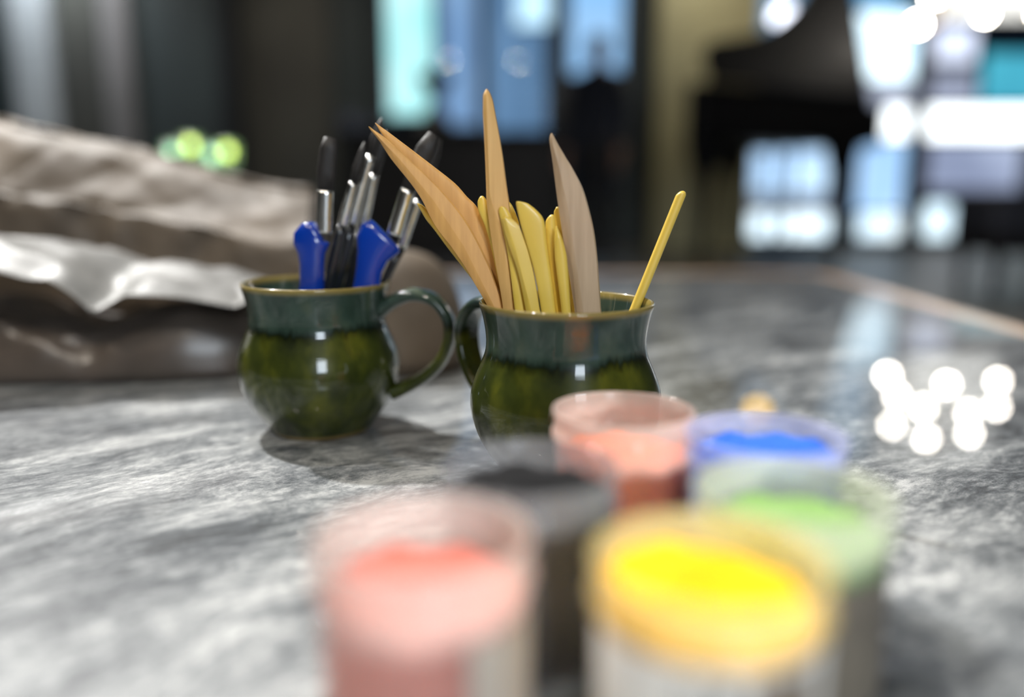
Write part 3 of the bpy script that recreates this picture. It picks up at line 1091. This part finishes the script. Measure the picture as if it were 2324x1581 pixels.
def beads_mesh(cx, cy, level, mound, R, r, n_top, side_h, seed):
    """heap of beads: a solid core under a skin of little octahedra"""
    g = np.random.default_rng(seed)
    ox, oy = g.uniform(-.3, .3, 2) * R

    def hz(x, y):
        d2 = ((x - ox) ** 2 + (y - oy) ** 2) / (R * R)
        return level + mound * np.exp(-d2 * 1.8) - mound * .35 + .0012 * np.sin(x * 310 + seed) * np.cos(y * 270)
    n, rings_ = 32, 9
    V, Fc = [], []
    core = R - r
    V.append((cx, cy, TBL + .003))
    for i in range(n):
        a = 2 * math.pi * i / n
        V.append((cx + core * .93 * math.cos(a), cy + core * .93 * math.sin(a), TBL + .003))
    for k in range(rings_, -1, -1):
        q = core * k / rings_
        for i in range(n):
            a = 2 * math.pi * i / n
            x, y = q * math.cos(a), q * math.sin(a)
            V.append((cx + x, cy + y, TBL + float(hz(x, y)) - r * .6))
    for i in range(n):
        j = (i + 1) % n
        Fc.append((0, 1 + j, 1 + i))
        Fc.append((1 + i, 1 + j, 1 + n + j, 1 + n + i))
        for k in range(rings_):
            b0, b1 = 1 + n + k * n, 1 + n + (k + 1) * n
            Fc.append((b0 + i, b0 + j, b1 + j, b1 + i))
    rad = core * np.sqrt(g.uniform(0, 1, n_top))
    an = g.uniform(0, 2 * math.pi, n_top)
    x, y = rad * np.cos(an), rad * np.sin(an)
    pts = np.stack([cx + x, cy + y, TBL + hz(x, y) + g.uniform(-.4, .3, n_top) * r], 1)
    n_s = int(n_top * side_h * 2 / R * .8)
    an = g.uniform(0, 2 * math.pi, n_s)
    lim = hz(core * np.cos(an), core * np.sin(an))
    zz = lim - g.uniform(0, 1, n_s) * side_h
    pts2 = np.stack([cx + core * np.cos(an), cy + core * np.sin(an), TBL + zz], 1)
    pts = np.concatenate([pts, pts2[zz > .004]])
    oc = np.array([(1, 0, 0), (-1, 0, 0), (0, 1, 0), (0, -1, 0), (0, 0, 1), (0, 0, -1)]) * r * 1.15
    of = np.array([(0, 2, 4), (2, 1, 4), (1, 3, 4), (3, 0, 4), (2, 0, 5), (1, 2, 5), (3, 1, 5), (0, 3, 5)])
    b0 = len(V)
    VV = (pts[:, None, :] + oc[None]).reshape(-1, 3)
    FF = (of[None] + (b0 + 6 * np.arange(len(pts)))[:, None, None]).reshape(-1, 3)
    return V + VV.tolist(), Fc + FF.tolist()


def tub(px, py, cname, bead_c, bead_c2, tint, diff, level, mound, label, blabel, lab=None, scatter=.42, rad=CR, n_top=3200, side=.03):
    c = Pz(px, py, TBL + CH)
    c[2] = TBL
    root = empty('plastic_tub', c)
    tag(root, label, 'tub', 'tubs of coloured foam beads')
    m = frosted('frosted_plastic_' + cname, tint, scatter, diff, level)
    R = rad
    prof = [(0, .0005), (R * .86, .0005), (R * .90, 0), (R * .935, .0012), (R * .945, CH * .45), (R * .96, CH - .0125), (R * .975, CH - .0118), (R * 1.0, CH - .0112), (R * 1.005, CH - .0100),
            (R * 1.0, CH - .0090), (R * .965, CH - .0085), (R * .965, CH - .0030), (R * .99, CH - .0022), (R * .995, CH - .0008), (R * .985, CH), (R * .955, CH), (R * .94, CH - .001),
            (R * .932, CH - .006), (R * .930, CH - .012), (R * .918, CH * .45), (R * .905, .002), (0, .002)]
    obj('body', lathe(prof, c, 72), m, root)
    if lab:
        a0, a1, z0, z1, lm = lab
        nseg = 26
        V, Fc, UV = [], [], []
        for off in (R * .955 + .0004, R * .955 + .0002):
            for k in range(2):
                for i in range(nseg + 1):
                    a = math.radians(a0 + (a1 - a0) * i / nseg)
                    V.append((c[0] + off * math.cos(a), c[1] + off * math.sin(a), c[2] + (z0, z1)[k]))
                    UV.append((i / nseg, k))
        s = nseg + 1
        for i in range(nseg):
            Fc.append((i, i + 1, s + i + 1, s + i))
            Fc.append((2 * s + i + 1, 2 * s + i, 3 * s + i, 3 * s + i + 1))
        lo = obj('paper_label', (V, Fc), lm, root)
        uvl = lo.data.uv_layers.new(name='UVMap')
        for li, lp in enumerate(lo.data.loops):
            uvl.data[li].uv = UV[lp.vertex_index]
    bm = mat(cname + '_foam_beads', bead_c, bead_c2, 420, .75, detail=2, lo=.3, hi=.6)
    b = obj(cname + '_foam_beads', beads_mesh(c[0], c[1], level, mound, R * .893, .00055, n_top, side, int(px)), bm, None, False)
    tag(b, blabel, 'foam beads', None, 'stuff')
    return root


tub(1415, 926, 'orange', (1.0, .27, .035), (.85, .17, .018), (.97, .93, .91), (.96, .84, .78), .0445, .003,
    'translucent tub of orange beads, directly before the sculpting tool mug', 'bright orange foam beads filling a clear tub', n_top=3600, side=.04)
tub(1738, 980, 'blue', (.05, .23, .82), (.02, .13, .62), (.93, .94, .99), (.78, .80, .97), .0545, .006,
    'translucent tub of blue beads, behind the green one', 'deep blue foam beads filling a tub to the rim')
tub(1203, 1055, 'black', (.010, .010, .012), (.005, .005, .006), (.86, .86, .88), (.60, .61, .63), .0525, .004,
    'smoky tub of black beads, between the pink and orange tubs', 'black foam beads filling a smoky tub', scatter=.24)
tub(1800, 1106, 'green', (.36, .56, .21), (.25, .43, .14), (.95, .97, .93), (.88, .90, .78), .0500, .006,
    'translucent tub of light green beads, at the right of the group', 'light green foam beads heaped in a tub', (-140, 40, .004, .042, LABEL_GREY))
tub(1612, 1258, 'yellow', (1.0, .70, .003), (.97, .60, .002), (.99, .96, .85), (.98, .90, .55), .0520, .010,
    'frontmost tub of bright yellow beads with white barcode label', 'bright yellow foam beads heaped in the front tub', (-170, -20, .004, .0470, LABEL_BAR))
tub(960, 1205, 'pink', (.80, .32, .26), (.70, .23, .18), (.98, .95, .93), (.95, .86, .82), .0455, .003,
    'translucent tub of salmon pink beads, front left of the group', 'salmon pink foam beads filling the front left tub', (-62, 60, .004, .043, LABEL_PLAIN))

# ------------------------------------------------------------------ paper sack, tissue and brown bundle on the left
KRAFT = mat('kraft_paper', (.145, .114, .085), (.082, .064, .048), 9, .6, bump=.5, bscale=60, spec=.3)
BUND = mat('brown_wrap', (.080, .062, .050), (.046, .036, .029), 14, .38, bump=.5, bscale=70, coat=.25, coat_rough=.25)
TISS = mat('white_tissue', (.165, .163, .156), (.115, .113, .108), 12, .5, bump=.4, bscale=80)


def sack():
    nx, rings = 70, []
    sec = [(.000, .00), (-.004, .20), (.000, .45), (.003, .62), (.008, .70), (.022, .775), (.038, .865), (.054, .945), (.072, .99), (.090, 1.0), (.112, .97), (.135, .88), (.150, .70), (.158, .45), (.160, .20), (.160, .0)]
    k = 5
    fine = smooth_path([np.array(s) for s in sec], k)
    us = np.linspace(0, 1, nx)
    for u in us:
        x = -.66 + u * (.66 - .188)
        y0 = .772 + .022 * math.sin(u * 3.0) - .03 * u
        H = np.interp(u, [0, .30, .62, .85, 1], [.232, .212, .182, .152, .139])
        ring = []
        for j, s in enumerate(fine):
            yy, zz = y0 + s[0], s[1] * H
            q = j / len(fine)
            cr = .0095 * vnoise(np.array(u * 9 + zz * 14), np.array(q * 9.0), 3) + .005 * vnoise(np.array(u * 24), np.array(q * 20.0), 5) + .013 * abs(vnoise(np.array(u * 15 - q * 8), np.array(q * 5.0), 9)) + .006 * abs(vnoise(np.array(u * 34 + q * 11), np.array(q * 12.0), 15))
            amp = min(1.0, 6 * q, 6 * (1 - q)) * (1 if s[1] > .02 else 0)
            if .45 < s[1] < .99 and s[0] < .08:
                amp *= .30 if s[1] > .68 else .8
            ring.append((x + .004 * math.sin(q * 7), yy - float(cr) * amp, TBL + .001 + max(zz + float(cr) * amp * .35, 0)))
        rings.append(ring)
    return loft(rings)


s_ = obj('paper_sack', sack(), KRAFT, None, True, 60)
tag(s_, 'large crumpled brown kraft paper sack lying at the back left', 'paper sack')


def bundle():
    nx, m = 80, 34
    rings = []
    for i in range(nx):
        u = i / (nx - 1)
        x = -.66 + u * (.66 - .172)
        e = 1.0 if u < .80 else math.sqrt(max(.0008, 1 - ((u - .80) / .2) ** 2))
        H = np.interp(u, [0, .3, .5, .6, .68, .84, 1], [.072, .066, .058, .045, .041, .060, .055]) * (.25 + .75 * e)
        yc = np.interp(u, [0, .5, 1], [.640, .665, .690])
        D = np.interp(u, [0, .5, .8, 1], [.060, .056, .060, .058]) * (.1 + .9 * e)
        ring = []
        for j in range(m):
            a = math.pi * j / (m - 1)
            cr = .020 * vnoise(np.array(u * 13), np.array(a * 2.2), 21) + .010 * vnoise(np.array(u * 30), np.array(a * 4.5), 23)
            amp = math.sin(a) ** .5 * (.3 + .7 * e) * (.35 if u > .72 else 1)
            cc, ss = math.cos(a), math.sin(a)
            ring.append((x, yc - D * math.copysign(abs(cc) ** .7, cc) * (1 + float(cr) * 6 * amp), TBL + .001 + H * ss ** .75 * (1 + float(cr) * 7 * amp)))
        rings.append(ring)
    return loft(rings)


b_ = obj('wrapped_bundle', bundle(), BUND, None, True)
tag(b_, 'dark brown wrapped bundle lying under the tissue sheet', 'bundle')


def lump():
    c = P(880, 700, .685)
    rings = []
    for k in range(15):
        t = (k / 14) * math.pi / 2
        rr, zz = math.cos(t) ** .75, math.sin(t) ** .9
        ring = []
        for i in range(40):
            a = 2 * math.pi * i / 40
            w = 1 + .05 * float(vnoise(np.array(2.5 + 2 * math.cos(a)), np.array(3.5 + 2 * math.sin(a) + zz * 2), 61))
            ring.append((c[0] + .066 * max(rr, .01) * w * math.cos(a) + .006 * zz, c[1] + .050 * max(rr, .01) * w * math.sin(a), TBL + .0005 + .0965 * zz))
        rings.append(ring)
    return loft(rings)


l_ = obj('lit_bundle_end', lump(), KRAFT, None, True)  # bundle's right end, split off in paler colour to paint in light from above
tag(l_, 'rounded end of the brown bundle behind the brush mug handle, paler to look lit from above', 'bundle end')


def tissue():
    """sheet draped over the bundle's top and front shoulder"""
    nu, nv = 70, 26
    V, Fc = [], []
    for lay in (0, 1):
        for i in range(nu):
            u = i / (nu - 1)
            x = -.655 + u * (.655 - .206)
            # upper (far) and lower (near) edge of the sheet
            zt = np.interp(u, [0, .45, .70, .94, 1], [.108, .104, .091, .068, .062])
            yt = np.interp(u, [0, 1], [.742, .722])
            zb = np.interp(u, [0, .6, .64, .71, .75, .775, .80, .83, .88, 1], [.098, .095, .090, .082, .067, .053, .058, .067, .065, .060])
            yb = np.interp(u, [0, .5, 1], [.566, .590, .612])
            for j in range(nv):
                v = j / (nv - 1)
                y = yt + (yb - yt) * v
                z = zt + (zb - zt) * v + .010 * math.sin(math.pi * v)
                z += .0045 * float(vnoise(np.array(u * 9 + v * 3), np.array(v * 5.0), 41)) + .0022 * float(vnoise(np.array(u * 25), np.array(v * 9.0), 43))
                V.append((x + .006 * math.sin(9 * v), y, TBL + z - lay * .0006))
    N = nu * nv
    for i in range(nu - 1):
        for j in range(nv - 1):
            a = i * nv + j
            Fc.append((a, a + 1, a + nv + 1, a + nv))
            Fc.append((N + a, N + a + nv, N + a + nv + 1, N + a + 1))
    rim = [i * nv for i in range(nu)] + [(nu - 1) * nv + j for j in range(1, nv)] + [i * nv + nv - 1 for i in range(nu - 2, -1, -1)] + [j for j in range(nv - 2, 0, -1)]
    for k in range(len(rim)):
        a, c = rim[k], rim[(k + 1) % len(rim)]
        Fc.append((a, a + N, c + N, c))
    return V, Fc


t_ = obj('tissue_sheet', tissue(), TISS, None, True)
tag(t_, 'crinkled off-white tissue sheet draped over the brown bundle', 'paper sheet')

# ------------------------------------------------------------------ console with little glass lights, behind the sack
cl, crr = P(300, 420, 2.4)[0], P(700, 420, 2.4)[0]
CT = .535
con = empty('console_table', ((cl + crr) / 2 - .3, 2.4, 0))
tag(con, 'dark wooden console table behind the paper sack', 'console table')
cx_a, cx_b = cl - .55, crr + .02
obj('top', box2((cx_a, 2.2, CT - .035), (cx_b, 2.62, CT), .006), DARK_WOOD, con, False)
obj('shelf', box2((cx_a + .03, 2.23, .14), (cx_b - .03, 2.59, .165), .004), DARK_WOOD, con, False)
for x in (cx_a + .03, cx_b - .03):
    for y in (2.23, 2.59):
        obj('leg', box2((x - .022, y - .022, 0), (x + .022, y + .022, CT - .035), .004), DARK_WOOD, con, False)
VG = frosted('votive_glass', (.80, .92, .78), .25, (.45, .62, .45))
YG = emit('yellow_green_flame', (.80, .80, .16), 13)
WG = emit('pale_green_flame', (.55, .85, .72), 7)
for k, (a, b_, h, fm, lab) in enumerate([(392, 345, .11, WG, 'pale green glass tealight holder, leftmost on the console'), (432, 328, .12, YG, 'tall yellow-green glass tealight holder, second from left on the console'),
                                         (468, 395, .055, WG, 'lowest glass tealight holder in front of the others'), (482, 350, .10, WG, 'dim green glass tealight holder, left of the brightest yellow one'),
                                         (516, 342, .11, YG, 'brightest yellow glass tealight holder, rightmost on the console')]):
    yv = 2.30 if k == 2 else 2.40 + .05 * (k % 2)
    q = P(a, b_, yv)
    r = empty('tealight_holder', (q[0], yv, CT))
    tag(r, lab, 'candle holder', 'tealight holders on the console')
    hh = q[2] - CT + .02
    obj('glass', lathe([(0, 0), (.020, 0), (.023, .004), (.025, hh), (.0235, hh), (.021, .006), (0, .006)], (q[0], yv, CT), 24), VG, r)
    obj('flame', sphere((q[0], yv, q[2] - .002), .0105, 12, 8, (1, 1, 1.3)), fm, r)
    obj('wax', lathe([(0, .007), (.019, .007), (.020, max(.012, hh - .045)), (0, max(.012, hh - .045))], (q[0], yv, CT), 20), TISS, r)

# ------------------------------------------------------------------ bar counter with urn and jars
BY = 5.4
bl, br = P(762, 420, BY)[0], P(1282, 420, BY)[0]
bt = P(1000, 296, BY)[2]
bar = empty('bar_counter', ((bl + br) / 2, BY + .3, 0))
tag(bar, 'dark bar counter below the centre window', 'counter')
obj('body', box2((bl + .04, BY + .04, .08), (br - .04, BY + .56, bt - .04), .01), DARK_WOOD, bar, False)
obj('plinth', box2((bl + .08, BY + .08, 0), (br - .08, BY + .52, .08)), BLACK_METAL, bar, False)
obj('worktop', box2((bl, BY, bt - .04), (br, BY + .6, bt), .008), BLACK_LACQ, bar, False)
for k in range(4):
    xa = bl + .07 + k * (br - bl - .14) / 4
    obj('front_panel', box2((xa + .02, BY + .02, .14), (xa + (br - bl - .14) / 4 - .02, BY + .042, bt - .1), .006), DARK_WOOD, bar, False)
u0 = P(988, 296, BY + .25)
ut = P(988, 168, BY + .25)[2] - bt
urn = obj('urn', lathe([(0, 0), (.16, 0), (.165, .02), (.12, .05), (.06, ut * .36), (.034, ut * .52), (.03, ut * .60), (.06, ut * .72), (.115, ut * .86), (.125, ut * .95), (.118, ut), (.108, ut), (.10, ut * .9), (0, ut * .78)], (u0[0], BY + .25, bt), 40),
          mat('dark_bronze', (.020, .019, .018), (.012, .012, .012), 12, .45))
tag(urn, 'dark pedestal urn standing on the bar counter before the window', 'urn')
JG = frosted('jar_glass', (.86, .88, .92), .22, (.42, .43, .50))
for k, (a, w, t, lab) in enumerate([(792, .062, 250, 'grey glass jar at the left end of the bar counter'), (836, .055, 262, 'smaller grey glass jar beside the left end jar')]):
    q = P(a, 296, BY + .2)
    hh = P(a, t, BY + .2)[2] - bt
    j = empty('glass_jar', (q[0], BY + .2, bt))
    tag(j, lab, 'jar', 'jars on the bar counter')
    obj('body', lathe([(0, 0), (w * .9, 0), (w, .01), (w, hh * .72), (w * .7, hh * .84), (w * .7, hh * .88), (w * .62, hh * .88), (w * .62, hh * .82), (w * .92, hh * .7), (w * .92, .012), (0, .012)], (q[0], BY + .2, bt), 28), JG, j)
    obj('lid', lathe([(0, hh * .88), (w * .76, hh * .88), (w * .76, hh * .95), (w * .3, hh * .97), (w * .2, hh), (0, hh)], (q[0], BY + .2, bt), 28), STEEL, j)

# ------------------------------------------------------------------ person in dark navy, standing before the window
NAVY = mat('navy_cloth', (.010, .013, .026), (.006, .008, .017), 18, .8)
SKIN = mat('skin', (.26, .14, .09), (.22, .115, .075), 12, .5)
HAIR = mat('dark_hair', (.012, .009, .008), (.008, .006, .005), 1, .5, stretch=(200, 200, 20))
TROUS = mat('black_trousers', (.009, .009, .012), (.006, .006, .008), 20, .8)


def person(px, Y):
    base = P(px, 420, Y)
    x0, y0 = base[0], Y
    H = P(px, 78, Y)[2]          # standing height
    s = H / 1.72
    V, E, R = [], [], []

    def add(x, y, z, r, par=None):
        V.append((x * s, y * s, z * s))
        R.append((r * s, r * s * .8) if not isinstance(r, tuple) else (r[0] * s, r[1] * s))
        if par is not None:
            E.append((par, len(V) - 1))
        return len(V) - 1
    pel = add(0, 0, .93, (.165, .115))
    wa = add(0, -.005, 1.08, (.150, .105), pel)
    chs = add(0, 0, 1.27, (.175, .120), wa)
    sh = add(0, .01, 1.41, (.125, .085), chs)
    nk = add(0, .005, 1.49, (.055, .055), sh)
    hb = add(0, -.012, 1.555, (.070, .082), nk)
    hm = add(0, -.012, 1.625, (.078, .096), hb)
    ht = add(0, 0, 1.69, (.052, .066), hm)
    hands = []
    for k in (-1, 1):
        a = add(k * .185, .01, 1.395, (.062, .06), sh)
        b1 = add(k * .245, .02, 1.14, (.048, .048), a)
        c1 = add(k * .255, -.05, .90, (.034, .036), b1)
        d1 = add(k * .255, -.075, .835, (.022, .038), c1)
        for q, (oy, ln) in enumerate([(-.034, .070), (-.012, .080), (.010, .075), (.030, .058)]):
            e1 = add(k * .256, -.085 + oy, .775, (.0095, .0095), d1)
            e2 = add(k * .246, -.090 + oy, .775 - ln * .55, (.0085, .0085), e1)
            add(k * .232, -.092 + oy, .775 - ln, (.007, .007), e2)
        t1 = add(k * .240, -.122, .820, (.011, .011), d1)
        add(k * .228, -.135, .785, (.009, .009), t1)
        l1 = add(k * .095, .0, .80, (.100, .105), pel)
        l2 = add(k * .105, -.01, .50, (.066, .070), l1)
        l3 = add(k * .105, .02, .28, (.055, .060), l2)
        l4 = add(k * .105, .03, .09, (.042, .048), l3)
        l5 = add(k * .110, -.05, .045, (.042, .036), l4)
        add(k * .115, -.15, .035, (.036, .026), l5)
    me = bpy.data.meshes.new('person_skel')
    me.from_pydata(V, E, [])
    o = bpy.data.objects.new('person_skel', me)
    COL.objects.link(o)
    sk = o.modifiers.new('skin', 'SKIN')
    sk.use_smooth_shade = True
    for i, r in enumerate(R):
        me.skin_vertices[0].data[i].radius = r
        me.skin_vertices[0].data[i].use_root = (i == pel)
    ss = o.modifiers.new('sub', 'SUBSURF')
    ss.levels = ss.render_levels = 2
    dg = bpy.context.evaluated_depsgraph_get()
    ev = o.evaluated_get(dg)
    m2 = bpy.data.meshes.new_from_object(ev, depsgraph=dg)
    bpy.data.objects.remove(o)
    bpy.data.meshes.remove(me)
    m2.name = 'body'
    for mm in (NAVY, SKIN, TROUS):
        m2.materials.append(mm)
    zmin = min(v.co.z for v in m2.vertices)
    for p in m2.polygons:
        c = p.center / s
        p.use_smooth = True
        if c.z > 1.485 or (abs(c.x) > .20 and c.z < .885):
            p.material_index = 1
        elif c.z < .92:
            p.material_index = 2
    root = empty('person', (x0, y0, 0))
    tag(root, 'person in dark navy clothing standing before the blue window', 'person')
    b = bpy.data.objects.new('body', m2)
    COL.objects.link(b)
    b.parent = root
    b.location = (0, 0, -zmin)
    root.rotation_euler = (0, 0, math.radians(-35))
    dz = -zmin
    # head details are given in the person's own axes, facing -y

    def part(name, geo, m):
        v = [(q[0] * s, q[1] * s, q[2] * s + dz) for q in geo[0]]
        me_ = bpy.data.meshes.new(name)
        me_.from_pydata(v, [], geo[1])
        me_.polygons.foreach_set('use_smooth', [True] * len(me_.polygons))
        me_.materials.append(m)
        oo = bpy.data.objects.new(name, me_)
        COL.objects.link(oo)
        oo.parent = root
        return oo
    hair = sphere((0, .018, 1.655), .1, 20, 12, (.88, .98, .82))
    part('hair', hair, HAIR)
    part('nose', sphere((0, -.108, 1.605), .014, 10, 8, (.8, 1.1, 1.5)), SKIN)
    for k in (-1, 1):
        part('ear', sphere((k * .078, .0, 1.605), .022, 10, 8, (.4, .7, 1.2)), SKIN)
        part('eye', sphere((k * .030, -.092, 1.630), .011, 10, 8), HAIR)
    part('mouth', sphere((0, -.096, 1.562), .02, 10, 8, (1.1, .4, .3)), mat('lips', (.22, .08, .06), None, 20, .5))
    return root


person(1352, 6.3)

# ------------------------------------------------------------------ grand piano
PB, PTOP = .80, 1.13           # underside and rim of the case
tail = P(1586, 420, 5.0)[:2]
PL, PW, BETA = 1.60, 1.24, math.radians(-33)
u_ = np.array((-math.cos(BETA), math.sin(BETA)))
w_ = np.array((math.sin(BETA), math.cos(BETA)))
K0 = tail - u_ * PL


def pl(u, w):
    return K0 + u_ * u + w_ * w


def piano_outline(inset=0.0):
    pts = [(0 + inset, 0 + inset), (PL * .975, inset)]
    for i in range(1, 9):
        a = -50 + 135 * i / 8
        pts.append((PL * .90 + (.15 - inset) * math.cos(math.radians(a)) * .9, .11 + (.11 - inset) * math.sin(math.radians(a)) * 1.0))
    cur = [(PL * .84, .24), (PL * .72, .28), (PL * .60, .35), (PL * .50, .44), (PL * .40, .56), (PL * .30, .73), (PL * .20, .94), (PL * .08, PW)]
    pts += [(a, b - inset) for a, b in cur]
    pts += [(inset, PW - inset)]
    return pts


piano = empty('grand_piano', (*((pl(.4, .6))), 0))
tag(piano, 'black grand piano with its lid raised, right of the olive pillar', 'piano')
po = [pl(*q) for q in piano_outline()]
obj('case', prism(po, PB, PTOP), BLACK_LACQ, piano, False)
# keyboard block at the near right end
obj('key_bed', prism([pl(-.16, 0), pl(0, 0), pl(0, PW), pl(-.16, PW)], PB + .02, PB + .12), BLACK_LACQ, piano, False)
obj('key_cheek', prism([pl(-.16, 0), pl(0, 0), pl(0, .06), pl(-.16, .06)], PB + .12, PTOP - .05), BLACK_LACQ, piano, False)
obj('key_cheek', prism([pl(-.16, PW - .06), pl(0, PW - .06), pl(0, PW), pl(-.16, PW)], PB + .12, PTOP - .05), BLACK_LACQ, piano, False)
IVORY = mat('piano_keys', (.7, .68, .62), (.66, .64, .58), 10, .35)
obj('fallboard', prism([pl(-.03, .06), pl(-.005, .06), pl(-.005, PW - .06), pl(-.03, PW - .06)], PB + .14, PTOP - .03), BLACK_LACQ, piano, False)
for k in range(36):
    a = .07 + k * (PW - .14) / 36
    obj('white_key', prism([pl(-.15, a + .001), pl(-.03, a + .001), pl(-.03, a + (PW - .14) / 36 - .001), pl(-.15, a + (PW - .14) / 36 - .001)], PB + .12, PB + .14), IVORY, piano, False)
# lid: case outline turned about the straight bass side
LA = math.radians(76)
lid_o = [(max(a, .06), b) for a, b in piano_outline(-.012)]
lid_v = []
for t in (0.0, .022):
    for (a, b) in lid_o:
        g_ = pl(a, b * math.cos(LA) - t * math.sin(LA))
        lid_v.append((g_[0], g_[1], PTOP + .004 + (b + .012) * math.sin(LA) + t * math.cos(LA)))
n = len(lid_o)
lf = [tuple(reversed(range(n))), tuple(range(n, 2 * n))] + [(i, (i + 1) % n, n + (i + 1) % n, n + i) for i in range(n)]
obj('lid', (lid_v, lf), BLACK_LACQ, piano, False)
fl = prism([pl(.0, 0), pl(.05, 0), pl(.05, PW), pl(.0, PW)], PTOP + .002, PTOP + .02)
obj('front_rail', fl, BLACK_LACQ, piano, False)
p_a, p_b = pl(.20, .85), pl(.20, .85 * math.cos(LA))
obj('lid_prop', cyl((p_a[0], p_a[1], PTOP), (p_b[0], p_b[1], PTOP + .85 * math.sin(LA)), .012), BLACK_LACQ, piano)


def pleg(u, w):
    q = pl(u, w)
    lg = obj('leg', sweep([(q[0], q[1], .06), (q[0], q[1], .10), (q[0], q[1], .30), (q[0], q[1], .52), (q[0], q[1], .64), (q[0], q[1], .70), (q[0], q[1], PB + .005)],
                          [.030, .036, .042, .056, .078, .105, .125], 12), BLACK_LACQ, piano)
    obj('caster', cyl((q[0] - .02, q[1], .03), (q[0] + .02, q[1], .03), .03, n=16), BRASS, lg)
    return lg


pleg(PL * .87, .16)
pleg(.12, .12)
pleg(.12, PW - .14)
ly = pl(.22, PW * .42)
obj('pedal_lyre', join(cyl((ly[0] - .05, ly[1], .12), (ly[0] - .07, ly[1], PB), .014, n=10), cyl((ly[0] + .05, ly[1], .12), (ly[0] + .07, ly[1], PB), .014, n=10),
                       box((ly[0], ly[1], .11), (.22, .12, .07), 0, .01)), BLACK_LACQ, piano, False)

# ------------------------------------------------------------------ bench at the right
bx = P(2164, 420, 4.75)[0]
UPH = mat('navy_upholstery', (.012, .013, .022), (.008, .009, .015), 40, .75, bump=.3, bscale=200)
bench = empty('upholstered_bench', (bx + .6, 4.5, 0))
tag(bench, 'dark navy upholstered bench right of the piano', 'bench')
obj('seat', box2((bx, 4.3, .28), (bx + 1.3, 4.75, .52), .03), UPH, bench, False)
obj('frame', box2((bx + .01, 4.31, .20), (bx + 1.29, 4.74, .278), .006), DARK_WOOD, bench, False)
for x in (bx + .06, bx + 1.24):
    for y in (4.36, 4.69):
        obj('leg', sweep([(x, y, 0), (x, y, .2)], [.02, .03], 12), DARK_WOOD, bench)
